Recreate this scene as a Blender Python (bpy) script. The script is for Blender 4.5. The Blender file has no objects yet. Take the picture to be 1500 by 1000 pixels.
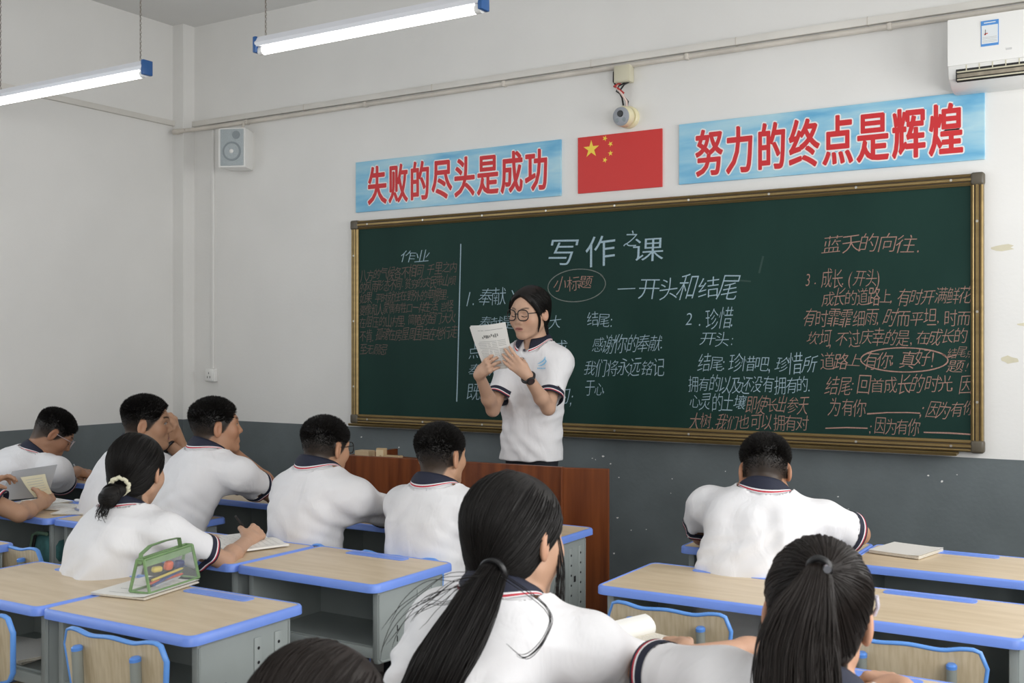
import bpy, bmesh, math, random
import numpy as np
from mathutils import Vector, Matrix

# ------------------------------------------------------------------ camera, light, exposure
S = bpy.context.scene
COL = S.collection
R = math.radians
F, YAW, HOR = 1600.0, R(31.7), 506.0
CAM = np.array([4.366, -5.225, 1.5])
FW = np.array([-math.sin(YAW), math.cos(YAW), 0.0])
RT = np.array([math.cos(YAW), math.sin(YAW), 0.0])
cd = bpy.data.cameras.new('camera')
cam = bpy.data.objects.new('camera', cd)
COL.objects.link(cam)
S.camera = cam
cam.location = CAM
cam.rotation_euler = (R(90), 0, YAW)
cd.sensor_width = 36.0
cd.lens = 36.0 * F / 1500
cd.shift_y = 6 / 1500
cd.clip_start = 0.05
cd.dof.use_dof = True
cd.dof.focus_distance = 5.3
cd.dof.aperture_fstop = 9.0
S.view_settings.view_transform = 'Standard'
S.view_settings.look = 'None'
S.view_settings.gamma = 1.0
S.view_settings.use_curve_mapping = False
S.view_settings.exposure = -0.27
S.cycles.use_denoising = True
S.cycles.max_bounces = 8
S.cycles.diffuse_bounces = 5
S.cycles.caustics_reflective = False
S.cycles.caustics_refractive = False
W = bpy.data.worlds.new('daylight')
S.world = W
W.use_nodes = True
W.node_tree.nodes['Background'].inputs[0].default_value = (0.80, 0.90, 1.0, 1)
W.node_tree.nodes['Background'].inputs[1].default_value = 1.0


def area(name, loc, rot, sx, sy, power, col=(1, 1, 1)):
    l = bpy.data.lights.new(name, 'AREA')
    l.shape = 'RECTANGLE'
    l.size, l.size_y, l.energy, l.color = sx, sy, power, col
    o = bpy.data.objects.new(name, l)
    o.location, o.rotation_euler = loc, rot
    COL.objects.link(o)
    return o


# daylight in the window openings of both long walls
WIN_L = [-3.1, -5.3, -7.5]
WIN_R = [-1.2, -3.6, -6.2]
for wy in WIN_L:
    area('window_daylight', (-1.50, wy, 1.95), (0, R(-90), 0), 1.7, 1.7, 16 if wy > -5 else 28, (0.93, 0.97, 1.0))
for wy in WIN_R:
    area('window_daylight', (5.30, wy, 1.95), (0, R(90), 0), 1.6, 1.6, 54 if wy > -5 else 84, (1.0, 0.985, 0.96))


# ------------------------------------------------------------------ helpers
def at(px, py, Z):
    """world point seen at a pixel of the 1500x1000 photograph at camera depth Z"""
    return CAM + Z * (FW + RT * (px - 750) / F - np.array([0, 0, 1.0]) * (py - HOR) / F)


def onwall(px, py, Y=0.0):
    d = FW + RT * (px - 750) / F - np.array([0, 0, 1.0]) * (py - HOR) / F
    return CAM + d * (Y - CAM[1]) / d[1]


def tag(o, label=None, cat=None, group=None, kind=None):
    if label: o['label'] = label
    if cat: o['category'] = cat
    if group: o['group'] = group
    if kind: o['kind'] = kind
    return o


def empty(name, loc=(0, 0, 0), rz=0.0):
    o = bpy.data.objects.new(name, None)
    o.empty_display_size = 0.05
    o.location = loc
    o.rotation_euler = (0, 0, rz)
    COL.objects.link(o)
    return o


def copy_tree(o, parent=None):
    c = o.copy()
    COL.objects.link(c)
    c.parent = parent
    for ch in list(o.children):
        copy_tree(ch, c)
    return c


class MB:
    """collects shapes with material slots and links them as ONE mesh object"""
    def __init__(s):
        s.v, s.f, s.m, s.mats = [], [], [], []

    def slot(s, mat):
        if mat not in s.mats: s.mats.append(mat)
        return s.mats.index(mat)

    def add(s, vs, fs, mat, M=None):
        b = len(s.v)
        k = s.slot(mat)
        for p in vs:
            p = Vector(p)
            s.v.append(tuple(M @ p) if M else tuple(p))
        for f in fs:
            s.f.append([i + b for i in f])
            s.m.append(k)
        return s

    def bm(s, bm, mat, M=None):
        bm.verts.ensure_lookup_table()
        bm.verts.index_update()
        s.add([v.co.copy() for v in bm.verts], [[v.index for v in f.verts] for f in bm.faces], mat, M)
        bm.free()
        return s

    def box(s, c, d, mat, bev=0.0, seg=2, M=None):
        bm = bmesh.new()
        bmesh.ops.create_cube(bm, size=1)
        for v in bm.verts:
            v.co = Vector((v.co.x * d[0] + c[0], v.co.y * d[1] + c[1], v.co.z * d[2] + c[2]))
        if bev:
            bmesh.ops.bevel(bm, geom=bm.edges[:], offset=bev, segments=seg, profile=0.5, affect='EDGES')
        return s.bm(bm, mat, M)

    def tube(s, pts, r, mat, n=10, cap=True, M=None, sx=1.0):
        pts = [Vector(p) for p in pts]
        rs = r if isinstance(r, (list, tuple)) else [r] * len(pts)
        vs, fs = [], []
        ref = None
        for i, p in enumerate(pts):
            t = (pts[min(i + 1, len(pts) - 1)] - pts[max(i - 1, 0)]).normalized()
            if ref is None:
                ref = t.cross(Vector((0, 0, 1)))
                if ref.length < 0.2: ref = t.cross(Vector((0, 1, 0)))
            ref = (ref - t * ref.dot(t)).normalized()
            b = t.cross(ref)
            for k in range(n):
                a = 2 * math.pi * k / n
                vs.append(p + (ref * math.cos(a) * sx + b * math.sin(a)) * rs[i])
        for i in range(len(pts) - 1):
            for k in range(n):
                fs.append([i * n + k, i * n + (k + 1) % n, (i + 1) * n + (k + 1) % n, (i + 1) * n + k])
        if cap:
            fs.append(list(range(n))[::-1])
            fs.append([(len(pts) - 1) * n + k for k in range(n)])
        return s.add(vs, fs, mat, M)

    def prism(s, poly, axis, lo, hi, mat, M=None, bev=0.0):
        """polygon in the plane across `axis`, extruded lo..hi"""
        def P(a, b, c):
            return {'x': (c, a, b), 'y': (a, c, b), 'z': (a, b, c)}[axis]
        bm = bmesh.new()
        A = [bm.verts.new(P(a, b, lo)) for a, b in poly]
        B = [bm.verts.new(P(a, b, hi)) for a, b in poly]
        n = len(poly)
        bm.faces.new(A[::-1]); bm.faces.new(B)
        for i in range(n):
            bm.faces.new([A[i], A[(i + 1) % n], B[(i + 1) % n], B[i]])
        bmesh.ops.recalc_face_normals(bm, faces=bm.faces[:])
        if bev:
            es = [e for e in bm.edges if (e.verts[0] in A) == (e.verts[1] in A)]
            bmesh.ops.bevel(bm, geom=es, offset=bev, segments=2, profile=0.5, affect='EDGES')
        return s.bm(bm, mat, M)

    def grid(s, rows, mat, closed=False, M=None):
        n = len(rows[0])
        vs = [p for r in rows for p in r]
        fs = []
        for i in range(len(rows) - 1):
            for k in range(n if closed else n - 1):
                fs.append([i * n + k, i * n + (k + 1) % n, (i + 1) * n + (k + 1) % n, (i + 1) * n + k])
        return s.add(vs, fs, mat, M)

    def disc(s, c, r, nrm, mat, n=14, th=0.0):
        nrm = Vector(nrm).normalized()
        a = nrm.orthogonal().normalized(); b = nrm.cross(a)
        c = Vector(c)
        if th:
            return s.tube([c, c + nrm * th], r, mat, n)
        return s.add([c + (a * math.cos(2 * math.pi * k / n) + b * math.sin(2 * math.pi * k / n)) * r for k in range(n)], [list(range(n))], mat)

    def build(s, name, parent=None, smooth=False, loc=None, rz=0.0, angle=40):
        me = bpy.data.meshes.new(name)
        me.from_pydata(s.v, [], s.f)
        for m in s.mats: me.materials.append(m)
        me.polygons.foreach_set('material_index', s.m)
        me.validate()
        if smooth:
            me.polygons.foreach_set('use_smooth', [True] * len(me.polygons))
            if smooth != 'all':
                me.set_sharp_from_angle(angle=R(angle))
        me.update()
        o = bpy.data.objects.new(name, me)
        COL.objects.link(o)
        if parent: o.parent = parent
        if loc is not None: o.location = loc
        o.rotation_euler = (0, 0, rz)
        return o


def rrect(w, h, r, n=6, cx=0.0, cy=0.0):
    out = []
    for (sx, sy, a0) in ((1, -1, -90), (1, 1, 0), (-1, 1, 90), (-1, -1, 180)):
        for k in range(n + 1):
            a = R(a0 + 90 * k / n)
            out.append((cx + sx * (w / 2 - r) + r * math.cos(a), cy + sy * (h / 2 - r) + r * math.sin(a)))
    return out


# ------------------------------------------------------------------ materials
def mat(name, col, rough=0.5, metal=0.0, var=0.0, scale=8.0, bump=0.0, bscale=200.0, stretch=(1, 1, 1), col2=None, emit=0.0, alpha=1.0, spec=0.5, lo=0.35, hi=0.65, trans=0.0):
    m = bpy.data.materials.new(name)
    m.use_nodes = True
    nt = m.node_tree
    b = nt.nodes['Principled BSDF']
    b.inputs['Base Color'].default_value = (*col, 1)
    b.inputs['Roughness'].default_value = rough
    b.inputs['Metallic'].default_value = metal
    b.inputs['Specular IOR Level'].default_value = spec
    if trans: b.inputs['Transmission Weight'].default_value = trans
    if alpha < 1: b.inputs['Alpha'].default_value = alpha
    if emit:
        b.inputs['Emission Color'].default_value = (*col, 1)
        b.inputs['Emission Strength'].default_value = emit
    tc = mp = None
    if var or col2 or bump:
        tc = nt.nodes.new('ShaderNodeTexCoord')
        mp = nt.nodes.new('ShaderNodeMapping')
        mp.inputs['Scale'].default_value = stretch
        nt.links.new(tc.outputs['Object'], mp.inputs['Vector'])
    if var or col2:
        nz = nt.nodes.new('ShaderNodeTexNoise')
        nz.inputs['Scale'].default_value = scale
        nz.inputs['Detail'].default_value = 6
        nt.links.new(mp.outputs[0], nz.inputs['Vector'])
        cr = nt.nodes.new('ShaderNodeValToRGB')
        cr.color_ramp.elements[0].position = lo
        cr.color_ramp.elements[1].position = hi
        c2 = col2 or tuple(min(1, c * (1 + var)) for c in col)
        c1 = col if col2 else tuple(c * (1 - var) for c in col)
        cr.color_ramp.elements[0].color = (*c1, 1)
        cr.color_ramp.elements[1].color = (*c2, 1)
        nt.links.new(nz.outputs['Fac'], cr.inputs['Fac'])
        nt.links.new(cr.outputs['Color'], b.inputs['Base Color'])
    if bump:
        n2 = nt.nodes.new('ShaderNodeTexNoise')
        n2.inputs['Scale'].default_value = bscale
        n2.inputs['Detail'].default_value = 4
        nt.links.new(mp.outputs[0], n2.inputs['Vector'])
        bp = nt.nodes.new('ShaderNodeBump')
        bp.inputs['Strength'].default_value = bump
        bp.inputs['Distance'].default_value = 0.01
        nt.links.new(n2.outputs['Fac'], bp.inputs['Height'])
        nt.links.new(bp.outputs['Normal'], b.inputs['Normal'])
    return m


def vmat(name, rough, bump=0.0, bscale=300.0, spec=0.4):
    """procedural material that takes its own colour from the mesh's colour attribute"""
    m = mat(name, (1, 1, 1), rough, bump=bump, bscale=bscale, spec=spec)
    a = m.node_tree.nodes.new('ShaderNodeVertexColor')
    a.layer_name = 'Col'
    m.node_tree.links.new(a.outputs['Color'], m.node_tree.nodes['Principled BSDF'].inputs['Base Color'])
    return m


M_wall = mat('white_wall_paint', (0.80, 0.795, 0.775), 0.75, var=0.025, scale=1.6, bump=0.06, bscale=60, spec=0.25)
M_ceil = mat('ceiling_paint', (0.74, 0.74, 0.73), 0.8, var=0.015, scale=2)
M_grey = mat('grey_dado_paint', (0.135, 0.158, 0.165), 0.45, var=0.12, scale=3.0, bump=0.08, bscale=50, spec=0.4)
M_floor = mat('terrazzo', (0.20, 0.19, 0.18), 0.35, var=0.25, scale=60)
M_plat = mat('concrete_platform', (0.25, 0.25, 0.24), 0.6, var=0.1)
M_board = mat('green_board', (0.0085, 0.032, 0.026), 0.55, col2=(0.012, 0.041, 0.033), scale=2.2, stretch=(1, 1, 0.5), bump=0.02, spec=0.15)
M_gold = mat('bronze_aluminium', (0.28, 0.20, 0.085), 0.38, metal=0.7, var=0.12, scale=4, stretch=(1, 1, 8))
M_golddark = mat('bronze_groove', (0.05, 0.035, 0.018), 0.5, metal=0.3)
M_corner = mat('corner_plastic', (0.10, 0.085, 0.06), 0.4)
M_screw = mat('screw_steel', (0.55, 0.53, 0.48), 0.3, metal=0.9)
M_trunk = mat('cable_trunking', (0.72, 0.70, 0.655), 0.5, var=0.05, scale=3)
M_pipe = mat('painted_pipe', (0.62, 0.58, 0.52), 0.45, var=0.1, scale=5)
M_white = mat('white_plastic', (0.82, 0.82, 0.80), 0.3)
M_cream = mat('cream_plastic', (0.62, 0.59, 0.45), 0.4)
M_yellowed = mat('yellowed_plastic', (0.78, 0.72, 0.48), 0.35)
M_black = mat('black_plastic', (0.01, 0.01, 0.011), 0.35)
M_dark = mat('dark_recess', (0.02, 0.02, 0.02), 0.7)
M_greymesh = mat('speaker_cloth', (0.42, 0.47, 0.49), 0.7, var=0.1, scale=200)
M_greymesh2 = mat('speaker_cone', (0.27, 0.31, 0.33), 0.6)
M_wood = mat('pale_desk_laminate', (0.60, 0.475, 0.32), 0.38, col2=(0.67, 0.545, 0.385), scale=3.0, stretch=(2.0, 14, 14), spec=0.4)
M_woodv = mat('pale_chair_laminate', (0.53, 0.425, 0.275), 0.42, col2=(0.63, 0.525, 0.365), scale=5.0, stretch=(22, 22, 1.4), spec=0.4)
M_blue = mat('blue_edge_plastic', (0.185, 0.32, 0.85), 0.36, var=0.05, scale=6, spec=0.5)
M_blue2 = mat('blue_tray_plastic', (0.16, 0.30, 0.82), 0.4)
M_bluec = mat('sky_blue_edge_plastic', (0.13, 0.335, 0.80), 0.36, var=0.05, scale=6)
M_bluecap = mat('light_blue_cap', (0.10, 0.27, 0.72), 0.4)
M_steel = mat('grey_painted_steel', (0.34, 0.375, 0.365), 0.42, var=0.05, scale=5, spec=0.5)
M_steeld = mat('grey_green_tube', (0.27, 0.29, 0.265), 0.4, var=0.05, scale=5)
M_hole = mat('hole_black', (0.012, 0.012, 0.014), 0.8)
M_lect = mat('mahogany_veneer', (0.115, 0.027, 0.0065), 0.36, col2=(0.205, 0.056, 0.014), scale=3.0, stretch=(9, 9, 0.55), spec=0.45)
M_oak = mat('tan_board', (0.45, 0.32, 0.18), 0.55, var=0.1)
M_red = mat('flag_red', (0.62, 0.028, 0.024), 0.45)
M_yellow = mat('flag_yellow', (0.90, 0.66, 0.07), 0.5)
M_char = mat('banner_red', (0.62, 0.022, 0.028), 0.45)
M_charw = mat('banner_outline', (0.86, 0.84, 0.84), 0.45)
M_paper = mat('white_paper', (0.80, 0.79, 0.755), 0.7)
M_papergrey = mat('grey_translucent_sheet', (0.50, 0.52, 0.55), 0.5)
M_papery = mat('cream_paper', (0.72, 0.66, 0.46), 0.7)
M_ink = mat('print_ink', (0.22, 0.22, 0.21), 0.8)
M_inkl = mat('light_print_ink', (0.45, 0.45, 0.44), 0.8)
M_chain = mat('chain_steel', (0.22, 0.19, 0.16), 0.45, metal=0.6)
M_tube = mat('lamp_tube_light', (1.0, 0.985, 0.97), 0.4, emit=7.0)
M_lampbody = mat('lamp_batten_white', (0.75, 0.76, 0.80), 0.35)
M_lampblue = mat('lamp_end_blue', (0.02, 0.10, 0.30), 0.4)
M_navy = mat('navy_knit', (0.010, 0.013, 0.032), 0.75, bump=0.15, bscale=500)
M_rline = mat('red_knit', (0.50, 0.03, 0.05), 0.75)
M_wline = mat('white_knit', (0.78, 0.78, 0.80), 0.75)


def banner_mat(name):
    m = mat(name, (0.3, 0.6, 0.8), 0.35)
    nt = m.node_tree
    b = nt.nodes['Principled BSDF']
    tc = nt.nodes.new('ShaderNodeTexCoord')
    mp = nt.nodes.new('ShaderNodeMapping')
    mp.inputs['Scale'].default_value = (1.6, 1, 9)
    nt.links.new(tc.outputs['Object'], mp.inputs['Vector'])
    nz = nt.nodes.new('ShaderNodeTexNoise')
    nz.inputs['Scale'].default_value = 1.3
    nz.inputs['Detail'].default_value = 5
    nz.inputs['Distortion'].default_value = 0.4
    nt.links.new(mp.outputs[0], nz.inputs['Vector'])
    cr = nt.nodes.new('ShaderNodeValToRGB')
    e = cr.color_ramp.elements
    e[0].position, e[0].color = 0.30, (0.11, 0.40, 0.66, 1)
    e[1].position, e[1].color = 0.66, (0.44, 0.68, 0.78, 1)
    k = e.new(0.46); k.color = (0.24, 0.54, 0.74, 1)
    nt.links.new(nz.outputs['Fac'], cr.inputs['Fac'])
    nt.links.new(cr.outputs['Color'], b.inputs['Base Color'])
    return m


M_banner = banner_mat('misty_blue_print')


# ------------------------------------------------------------------ the room
XL, XR, YB, ZC = -1.52, 5.35, -9.0, 3.68


def struct(mb, name, **k):
    o = mb.build(name, **k)
    o['kind'] = 'structure'
    return o


def wall_with_openings(name, x, x2, ys, z0, z1, half):
    """long wall in the plane x with window openings centred on ys"""
    mb = MB()
    lo, cx = YB, (x + x2) / 2
    dx = abs(x2 - x)
    edges = sorted(ys)
    cur = YB
    for y in edges:
        mb.box((cx, (cur + y - half) / 2, ZC / 2), (dx, y - half - cur, ZC), M_wall)
        mb.box((cx, y, z0 / 2), (dx, 2 * half, z0), M_wall)
        mb.box((cx, y, (z1 + ZC) / 2), (dx, 2 * half, ZC - z1), M_wall)
        cur = y + half
    mb.box((cx, (cur + 0.2) / 2, ZC / 2), (dx, 0.2 - cur, ZC), M_wall)
    struct(mb, name)
    return mb


struct(MB().box(((XL + XR) / 2, YB / 2, -0.05), (XR - XL + 0.6, -YB + 0.6, 0.1), M_floor), 'floor')
struct(MB().box(((XL + XR) / 2, YB / 2, ZC + 0.05), (XR - XL + 0.6, -YB + 0.6, 0.1), M_ceil), 'ceiling')
struct(MB().box(((XL + XR) / 2, 0.1, ZC / 2), (XR - XL + 0.4, 0.2, ZC), M_wall), 'wall_front')
struct(MB().box(((XL + XR) / 2, YB - 0.1, ZC / 2), (XR - XL + 0.4, 0.2, ZC), M_wall), 'wall_back')
wall_with_openings('wall_left', XL, XL - 0.2, WIN_L, 1.05, 2.85, 0.9)
wall_with_openings('wall_right', XR, XR + 0.2, WIN_R, 1.1, 2.8, 0.85)
# grey dado paint, a few millimetres proud of the plaster, with chipped flecks
dm = MB().box(((XL + XR) / 2, -0.0015, 0.5), (XR - XL, 0.003, 1.0), M_grey)
rd = random.Random(4)
for px, py in [(873, 673), (884, 668), (895, 679), (907, 699), (868, 671), (905, 758), (925, 776), (983, 722), (985, 701), (947, 775), (1360, 696), (1243, 745), (1380, 705), (1402, 695), (900, 810), (1063, 690), (1228, 727), (530, 640), (585, 655)]:
    p = onwall(px, py)
    r = rd.uniform(0.003, 0.008)
    n = 7
    dm.add([(p[0] + r * rd.uniform(.5, 1.3) * math.cos(2 * math.pi * k / n), -0.0036, p[2] + .7 * r * rd.uniform(.5, 1.3) * math.sin(2 * math.pi * k / n)) for k in range(n)], [list(range(n))], M_wall)
struct(dm, 'trim_front')
struct(MB().box((XL + 0.0015, YB / 2, 0.5), (0.003, -YB, 1.0), M_grey), 'trim_left')
struct(MB().box((XR - 0.0015, YB / 2, 0.5), (0.003, -YB, 1.0), M_grey), 'trim_right')
struct(MB().box((-1.469, -0.05, ZC / 2 + 0.5), (0.102, 0.1, ZC - 1.0), M_wall).box((-1.469, -0.05, 0.5), (0.104, 0.102, 1.0), M_grey), 'trim_corner')
# peeled tape marks on the plaster beside the board
tm = MB()
for (px, py, w, h) in ((1470, 363, 30, 9), (1478, 527, 26, 10), (1497, 475, 12, 5)):
    p = onwall(px, py)
    n = 11
    tm.add([(p[0] + w / 320 / 2 * rd.uniform(.6, 1.15) * math.cos(2 * math.pi * k / n), -0.0008, p[2] + h / 320 / 2 * rd.uniform(.6, 1.3) * math.sin(2 * math.pi * k / n)) for k in range(n)], [list(range(n))], mat('tape_residue_yellow', (0.66, 0.62, 0.47), 0.6, var=.06) if tm.mats == [] else tm.mats[0])
struct(tm, 'trim_tape_residue')
# raised platform under the board
struct(MB().box((1.35, -0.55, 0.085), (2.5, 1.1, 0.17), M_plat, 0.008), 'floor_platform')

# trunking and pipe along the walls
t = MB()
t.box(((-1.418 + XR) / 2, -0.012, 3.012), (XR + 1.418, 0.024, 0.036), M_trunk, 0.003)
t.box((XL + 0.012, -4.55, 3.012), (0.024, 8.9, 0.036), M_trunk, 0.003)
for x in (-0.4, 0.6, 1.65, 2.46, 3.1, 4.2):
    t.box((x, -0.0125, 3.012), (0.003, 0.027, 0.04), M_pipe)
tag(t.build('cable_trunking', smooth=True), 'flat white cable trunking running high along both walls', 'trunking')
t = MB()
t.tube([(-1.40, -0.1, 2.955), (-1.36, -0.05, 2.965), (-1.2, -0.018, 2.972), (XR, -0.018, 2.972)], 0.0135, M_pipe, 10)
t.tube([(-1.40, -0.1, 2.955), (-1.44, -0.13, 2.945), (-1.47, -0.14, 2.945)], [0.0135, 0.02, 0.018], M_pipe, 10)
for x in (-0.9, 0.1, 1.1, 2.2, 3.2, 4.2):
    t.box((x, -0.018, 2.972), (0.02, 0.034, 0.031), M_pipe, 0.004)
tag(t.build('conduit_pipe', smooth=True), 'beige round conduit pipe below the trunking on the board wall', 'pipe')
t = MB().box((-1.231, -0.008, 2.15), (0.022, 0.016, 1.61), M_wall, 0.003)
tag(t.build('wall_conduit', smooth=True), 'thin white vertical conduit dropping to the wall socket', 'conduit')
so = empty('wall_socket', (-1.235, 0, 1.30))
tag(so, 'small white wall socket at the foot of the vertical conduit', 'socket')
MB().box((0, -0.018, 0), (0.086, 0.036, 0.086), M_white, 0.006).build('back_box', so, True)
MB().box((0, -0.039, 0), (0.07, 0.006, 0.07), M_white, 0.002).build('face_plate', so, True)
s = MB()
for dx in (-0.012, 0.012):
    s.box((dx, -0.0425, -0.012), (0.004, 0.002, 0.014), M_dark)
s.box((0, -0.0425, 0.015), (0.004, 0.002, 0.012), M_dark)
s.build('pin_slot', so)

# loudspeaker high in the corner
sp = empty('wall_speaker', (-0.945, -0.03, 2.785), R(22))
tag(sp, 'white box loudspeaker with grey grille high in the corner', 'speaker')
s = MB().prism([(-0.075, -0.0), (-0.088, -0.15), (0.095, -0.15), (0.085, -0.0)], 'z', -0.135, 0.125, M_white, bev=0.012)
s.build('cabinet', sp, True)
g = MB().box((0.004, -0.152, -0.004), (0.158, 0.008, 0.236), M_greymesh, 0.003)
g.build('grille', sp, True)
g = MB()
g.tube([(0.005, -0.154, -0.03), (0.005, -0.160, -0.03)], 0.062, M_greymesh2, 24)
g.tube([(0.005, -0.160, -0.03), (0.005, -0.163, -0.03)], [0.05, 0.02], M_greymesh, 24)
g.tube([(0.005, -0.160, -0.03), (0.005, -0.168, -0.03)], [0.018, 0.008], M_white, 16)
g.build('woofer', sp, True)
MB().tube([(0.035, -0.154, 0.075), (0.035, -0.160, 0.075)], 0.026, M_greymesh2, 20).build('tweeter', sp, True)
MB().tube([(0.03, -0.05, 0.12), (0.03, -0.03, 0.17), (0.03, -0.0, 0.175)], 0.007, M_pipe).build('bracket', sp, True)

# junction box, its loose wires, and the camera
jb = empty('junction_box', (1.849, 0, 2.922))
tag(jb, 'square cream junction box hanging below the pipe over the camera', 'junction box')
MB().box((0, -0.03, 0.002), (0.092, 0.058, 0.088), M_cream, 0.004).build('housing', jb, True)
MB().box((0, -0.0605, 0.002), (0.082, 0.004, 0.078), M_cream, 0.002).build('lid', jb, True)
wire_r = mat('red_wire', (0.45, 0.03, 0.03), 0.4)
wire_w = mat('pink_wire', (0.70, 0.55, 0.50), 0.4)
for pts, r, m in (([(-0.04, -0.03, 0.045), (-0.058, -0.035, 0.02), (-0.056, -0.04, -0.03), (-0.03, -0.045, -0.07), (-0.01, -0.03, -0.12), (-0.012, -0.012, -0.155)], 0.0045, M_black),
                  ([(0.01, -0.03, -0.04), (-0.02, -0.05, -0.06), (-0.035, -0.05, -0.085), (0, -0.04, -0.11), (0.02, -0.02, -0.14), (0.01, -0.01, -0.16)], 0.004, M_black),
                  ([(-0.02, -0.03, -0.04), (-0.045, -0.055, -0.06), (-0.02, -0.055, -0.075), (0.005, -0.04, -0.10)], 0.006, wire_r),
                  ([(-0.03, -0.03, -0.04), (-0.03, -0.055, -0.07), (-0.005, -0.05, -0.10), (0.015, -0.03, -0.14), (0.012, -0.02, -0.17)], 0.006, wire_w),
                  ([(0.03, -0.03, -0.04), (0.012, -0.05, -0.055), (-0.01, -0.05, -0.08)], 0.0045, M_black)):
    MB().tube(pts, r, m, 8).build('wire', jb, True)
sc = empty('security_camera', (1.868, 0, 2.70))
tag(sc, 'yellowed dome security camera on the wall above the flag', 'camera')
MB().tube([(0, 0, 0), (0, -0.02, 0), (0, -0.028, 0)], [0.058, 0.058, 0.05], M_yellowed, 28).build('base', sc, True)
dv = Vector((0.05, -0.9, 0.03)).normalized()
fwd = Vector((-0.10, -0.95, -0.12)).normalized()
b0 = Vector((0, -0.03, 0.0))
prof = [(0.0, 0.045), (0.02, 0.055), (0.045, 0.054), (0.06, 0.05)]
MB().tube([b0 + fwd * a for a, _ in prof], [r for _, r in prof], M_yellowed, 28).build('body', sc, True)
fc = b0 + fwd * 0.06
fm = mat('lens_face_grey', (0.34, 0.36, 0.40), 0.3)
MB().tube([fc, fc + fwd * 0.004, fc + fwd * 0.007], [0.049, 0.048, 0.043], fm, 28).build('face', sc, True)
u = fwd.cross(Vector((0, 0, 1))).normalized(); w = u.cross(fwd)
MB().tube([fc + fwd * 0.006 + w * 0.014, fc + fwd * 0.013 + w * 0.014], [0.018, 0.016], M_black, 18).build('lens', sc, True)
for q in (-1, 1):
    MB().tube([fc + fwd * 0.006 - w * 0.018 + u * 0.021 * q, fc + fwd * 0.010 - w * 0.018 + u * 0.021 * q], [0.012, 0.010], M_greymesh2, 14).build('infrared_lamp', sc, True)

# air conditioner
ac = empty('air_conditioner', (3.90, 0, 2.77))
tag(ac, 'white split air conditioner with open louver above the right banner', 'air conditioner')
prof = [(0, -0.15), (-0.07, -0.155), (-0.13, -0.145), (-0.185, -0.115), (-0.2, -0.075), (-0.205, 0.03), (-0.2, 0.11), (-0.185, 0.142), (0, 0.15)]
MB().prism(prof, 'x', -0.415, 0.415, M_white, bev=0.006).build('casing', ac, True, angle=30)
fp = MB().grid([[(x, -0.208 - 0.004 * math.cos((z - 0.03) * 12), z) for x in (-0.414, 0.414)] for z in (-0.062, -0.05, -0.03, 0.0, 0.04, 0.08, 0.12, 0.138)], M_white)
fp.grid([[(x, y, -0.062) for x in (-0.414, 0.414)] for y in (-0.2095, -0.19)], M_white)
fp.build('front_panel', ac, True)
v = MB().box((0.0, -0.180, -0.094), (0.765, 0.038, 0.066), M_dark)
v.build('outlet', ac)
brw = mat('dusty_louver', (0.33, 0.29, 0.22), 0.6, var=0.25, scale=20)
v = MB()
v.box((0.0, -0.199, -0.092), (0.755, 0.022, 0.006), M_cream, 0.002)
v.box((0.0, -0.194, -0.108), (0.755, 0.024, 0.016), brw, 0.002)
v.box((0.0, -0.191, -0.124), (0.755, 0.03, 0.006), M_cream, 0.002)
v.build('louver', ac, True)
for k in range(14):
    MB().box((-0.34 + k * 0.052, -0.192, -0.076), (0.004, 0.02, 0.026), M_cream).build('vane', ac)
v = MB()
c0 = (-0.245, -0.2135, 0.06)
dec_b = mat('label_blue', (0.08, 0.28, 0.66), 0.4)
dec_r = mat('label_red', (0.65, 0.12, 0.10), 0.4)
dec_p = mat('label_pale', (0.74, 0.78, 0.80), 0.4)
v.box((-0.245, -0.2125, 0.057), (0.07, 0.002, 0.108), dec_b)
v.box((-0.245, -0.2133, 0.052), (0.064, 0.002, 0.078), dec_p)
v.box((-0.245, -0.2133, 0.052), (0.0, 0.0, 0.0), dec_p)
v.box((-0.262, -0.2138, 0.062), (0.003, 0.0022, 0.022), M_ink)
v.box((-0.258, -0.2138, 0.056), (0.011, 0.0022, 0.004), dec_r)
v.box((-0.263, -0.2138, 0.053), (0.007, 0.0022, 0.006), dec_r)
for k, z in enumerate((0.040, 0.034, 0.026, 0.020)):
    v.box((-0.245, -0.2138, z), (0.056, 0.0022, 0.0012), M_inkl)
v.box((-0.245, -0.2138, 0.1015), (0.046, 0.0022, 0.004), dec_p)
v.build('energy_label', ac)
MB().box((-0.17, -0.2125, -0.02), (0.022, 0.002, 0.008), mat('badge_silver', (0.6, 0.6, 0.6), 0.3), 0.001).build('badge', ac)

# ------------------------------------------------------------------ lettering
_gl = {}


def glyph(ch, off):
    k = (ch, off)
    if k not in _gl:
        c = bpy.data.curves.new('glyph', 'FONT')
        c.body = ch
        c.offset = off
        c.resolution_u = 3
        o = bpy.data.objects.new('glyph', c)
        COL.objects.link(o)
        dg = bpy.context.evaluated_depsgraph_get()
        m = bpy.data.meshes.new_from_object(o.evaluated_get(dg))
        _gl[k] = ([(v.co.x, v.co.y) for v in m.vertices], [list(p.vertices) for p in m.polygons])
        bpy.data.objects.remove(o)
        bpy.data.curves.remove(c)
        bpy.data.meshes.remove(m)
    return _gl[k]


def area_of(g):
    return sum(abs(sum(g[0][f[i]][0] * g[0][f[(i + 1) % len(f)]][1] - g[0][f[(i + 1) % len(f)]][0] * g[0][f[i]][1] for i in range(len(f)))) / 2 for f in g[1])


def thin(ch, off):
    """the glyph slimmed by off where its outline allows that"""
    a0 = area_of(glyph(ch, 0))
    for o in (off, off * .6, off * .3):
        g = glyph(ch, o)
        if area_of(g) > a0 * (1 + o * 30) * .93 and area_of(g) < a0 * 1.02: return g
    return glyph(ch, 0)


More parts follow.
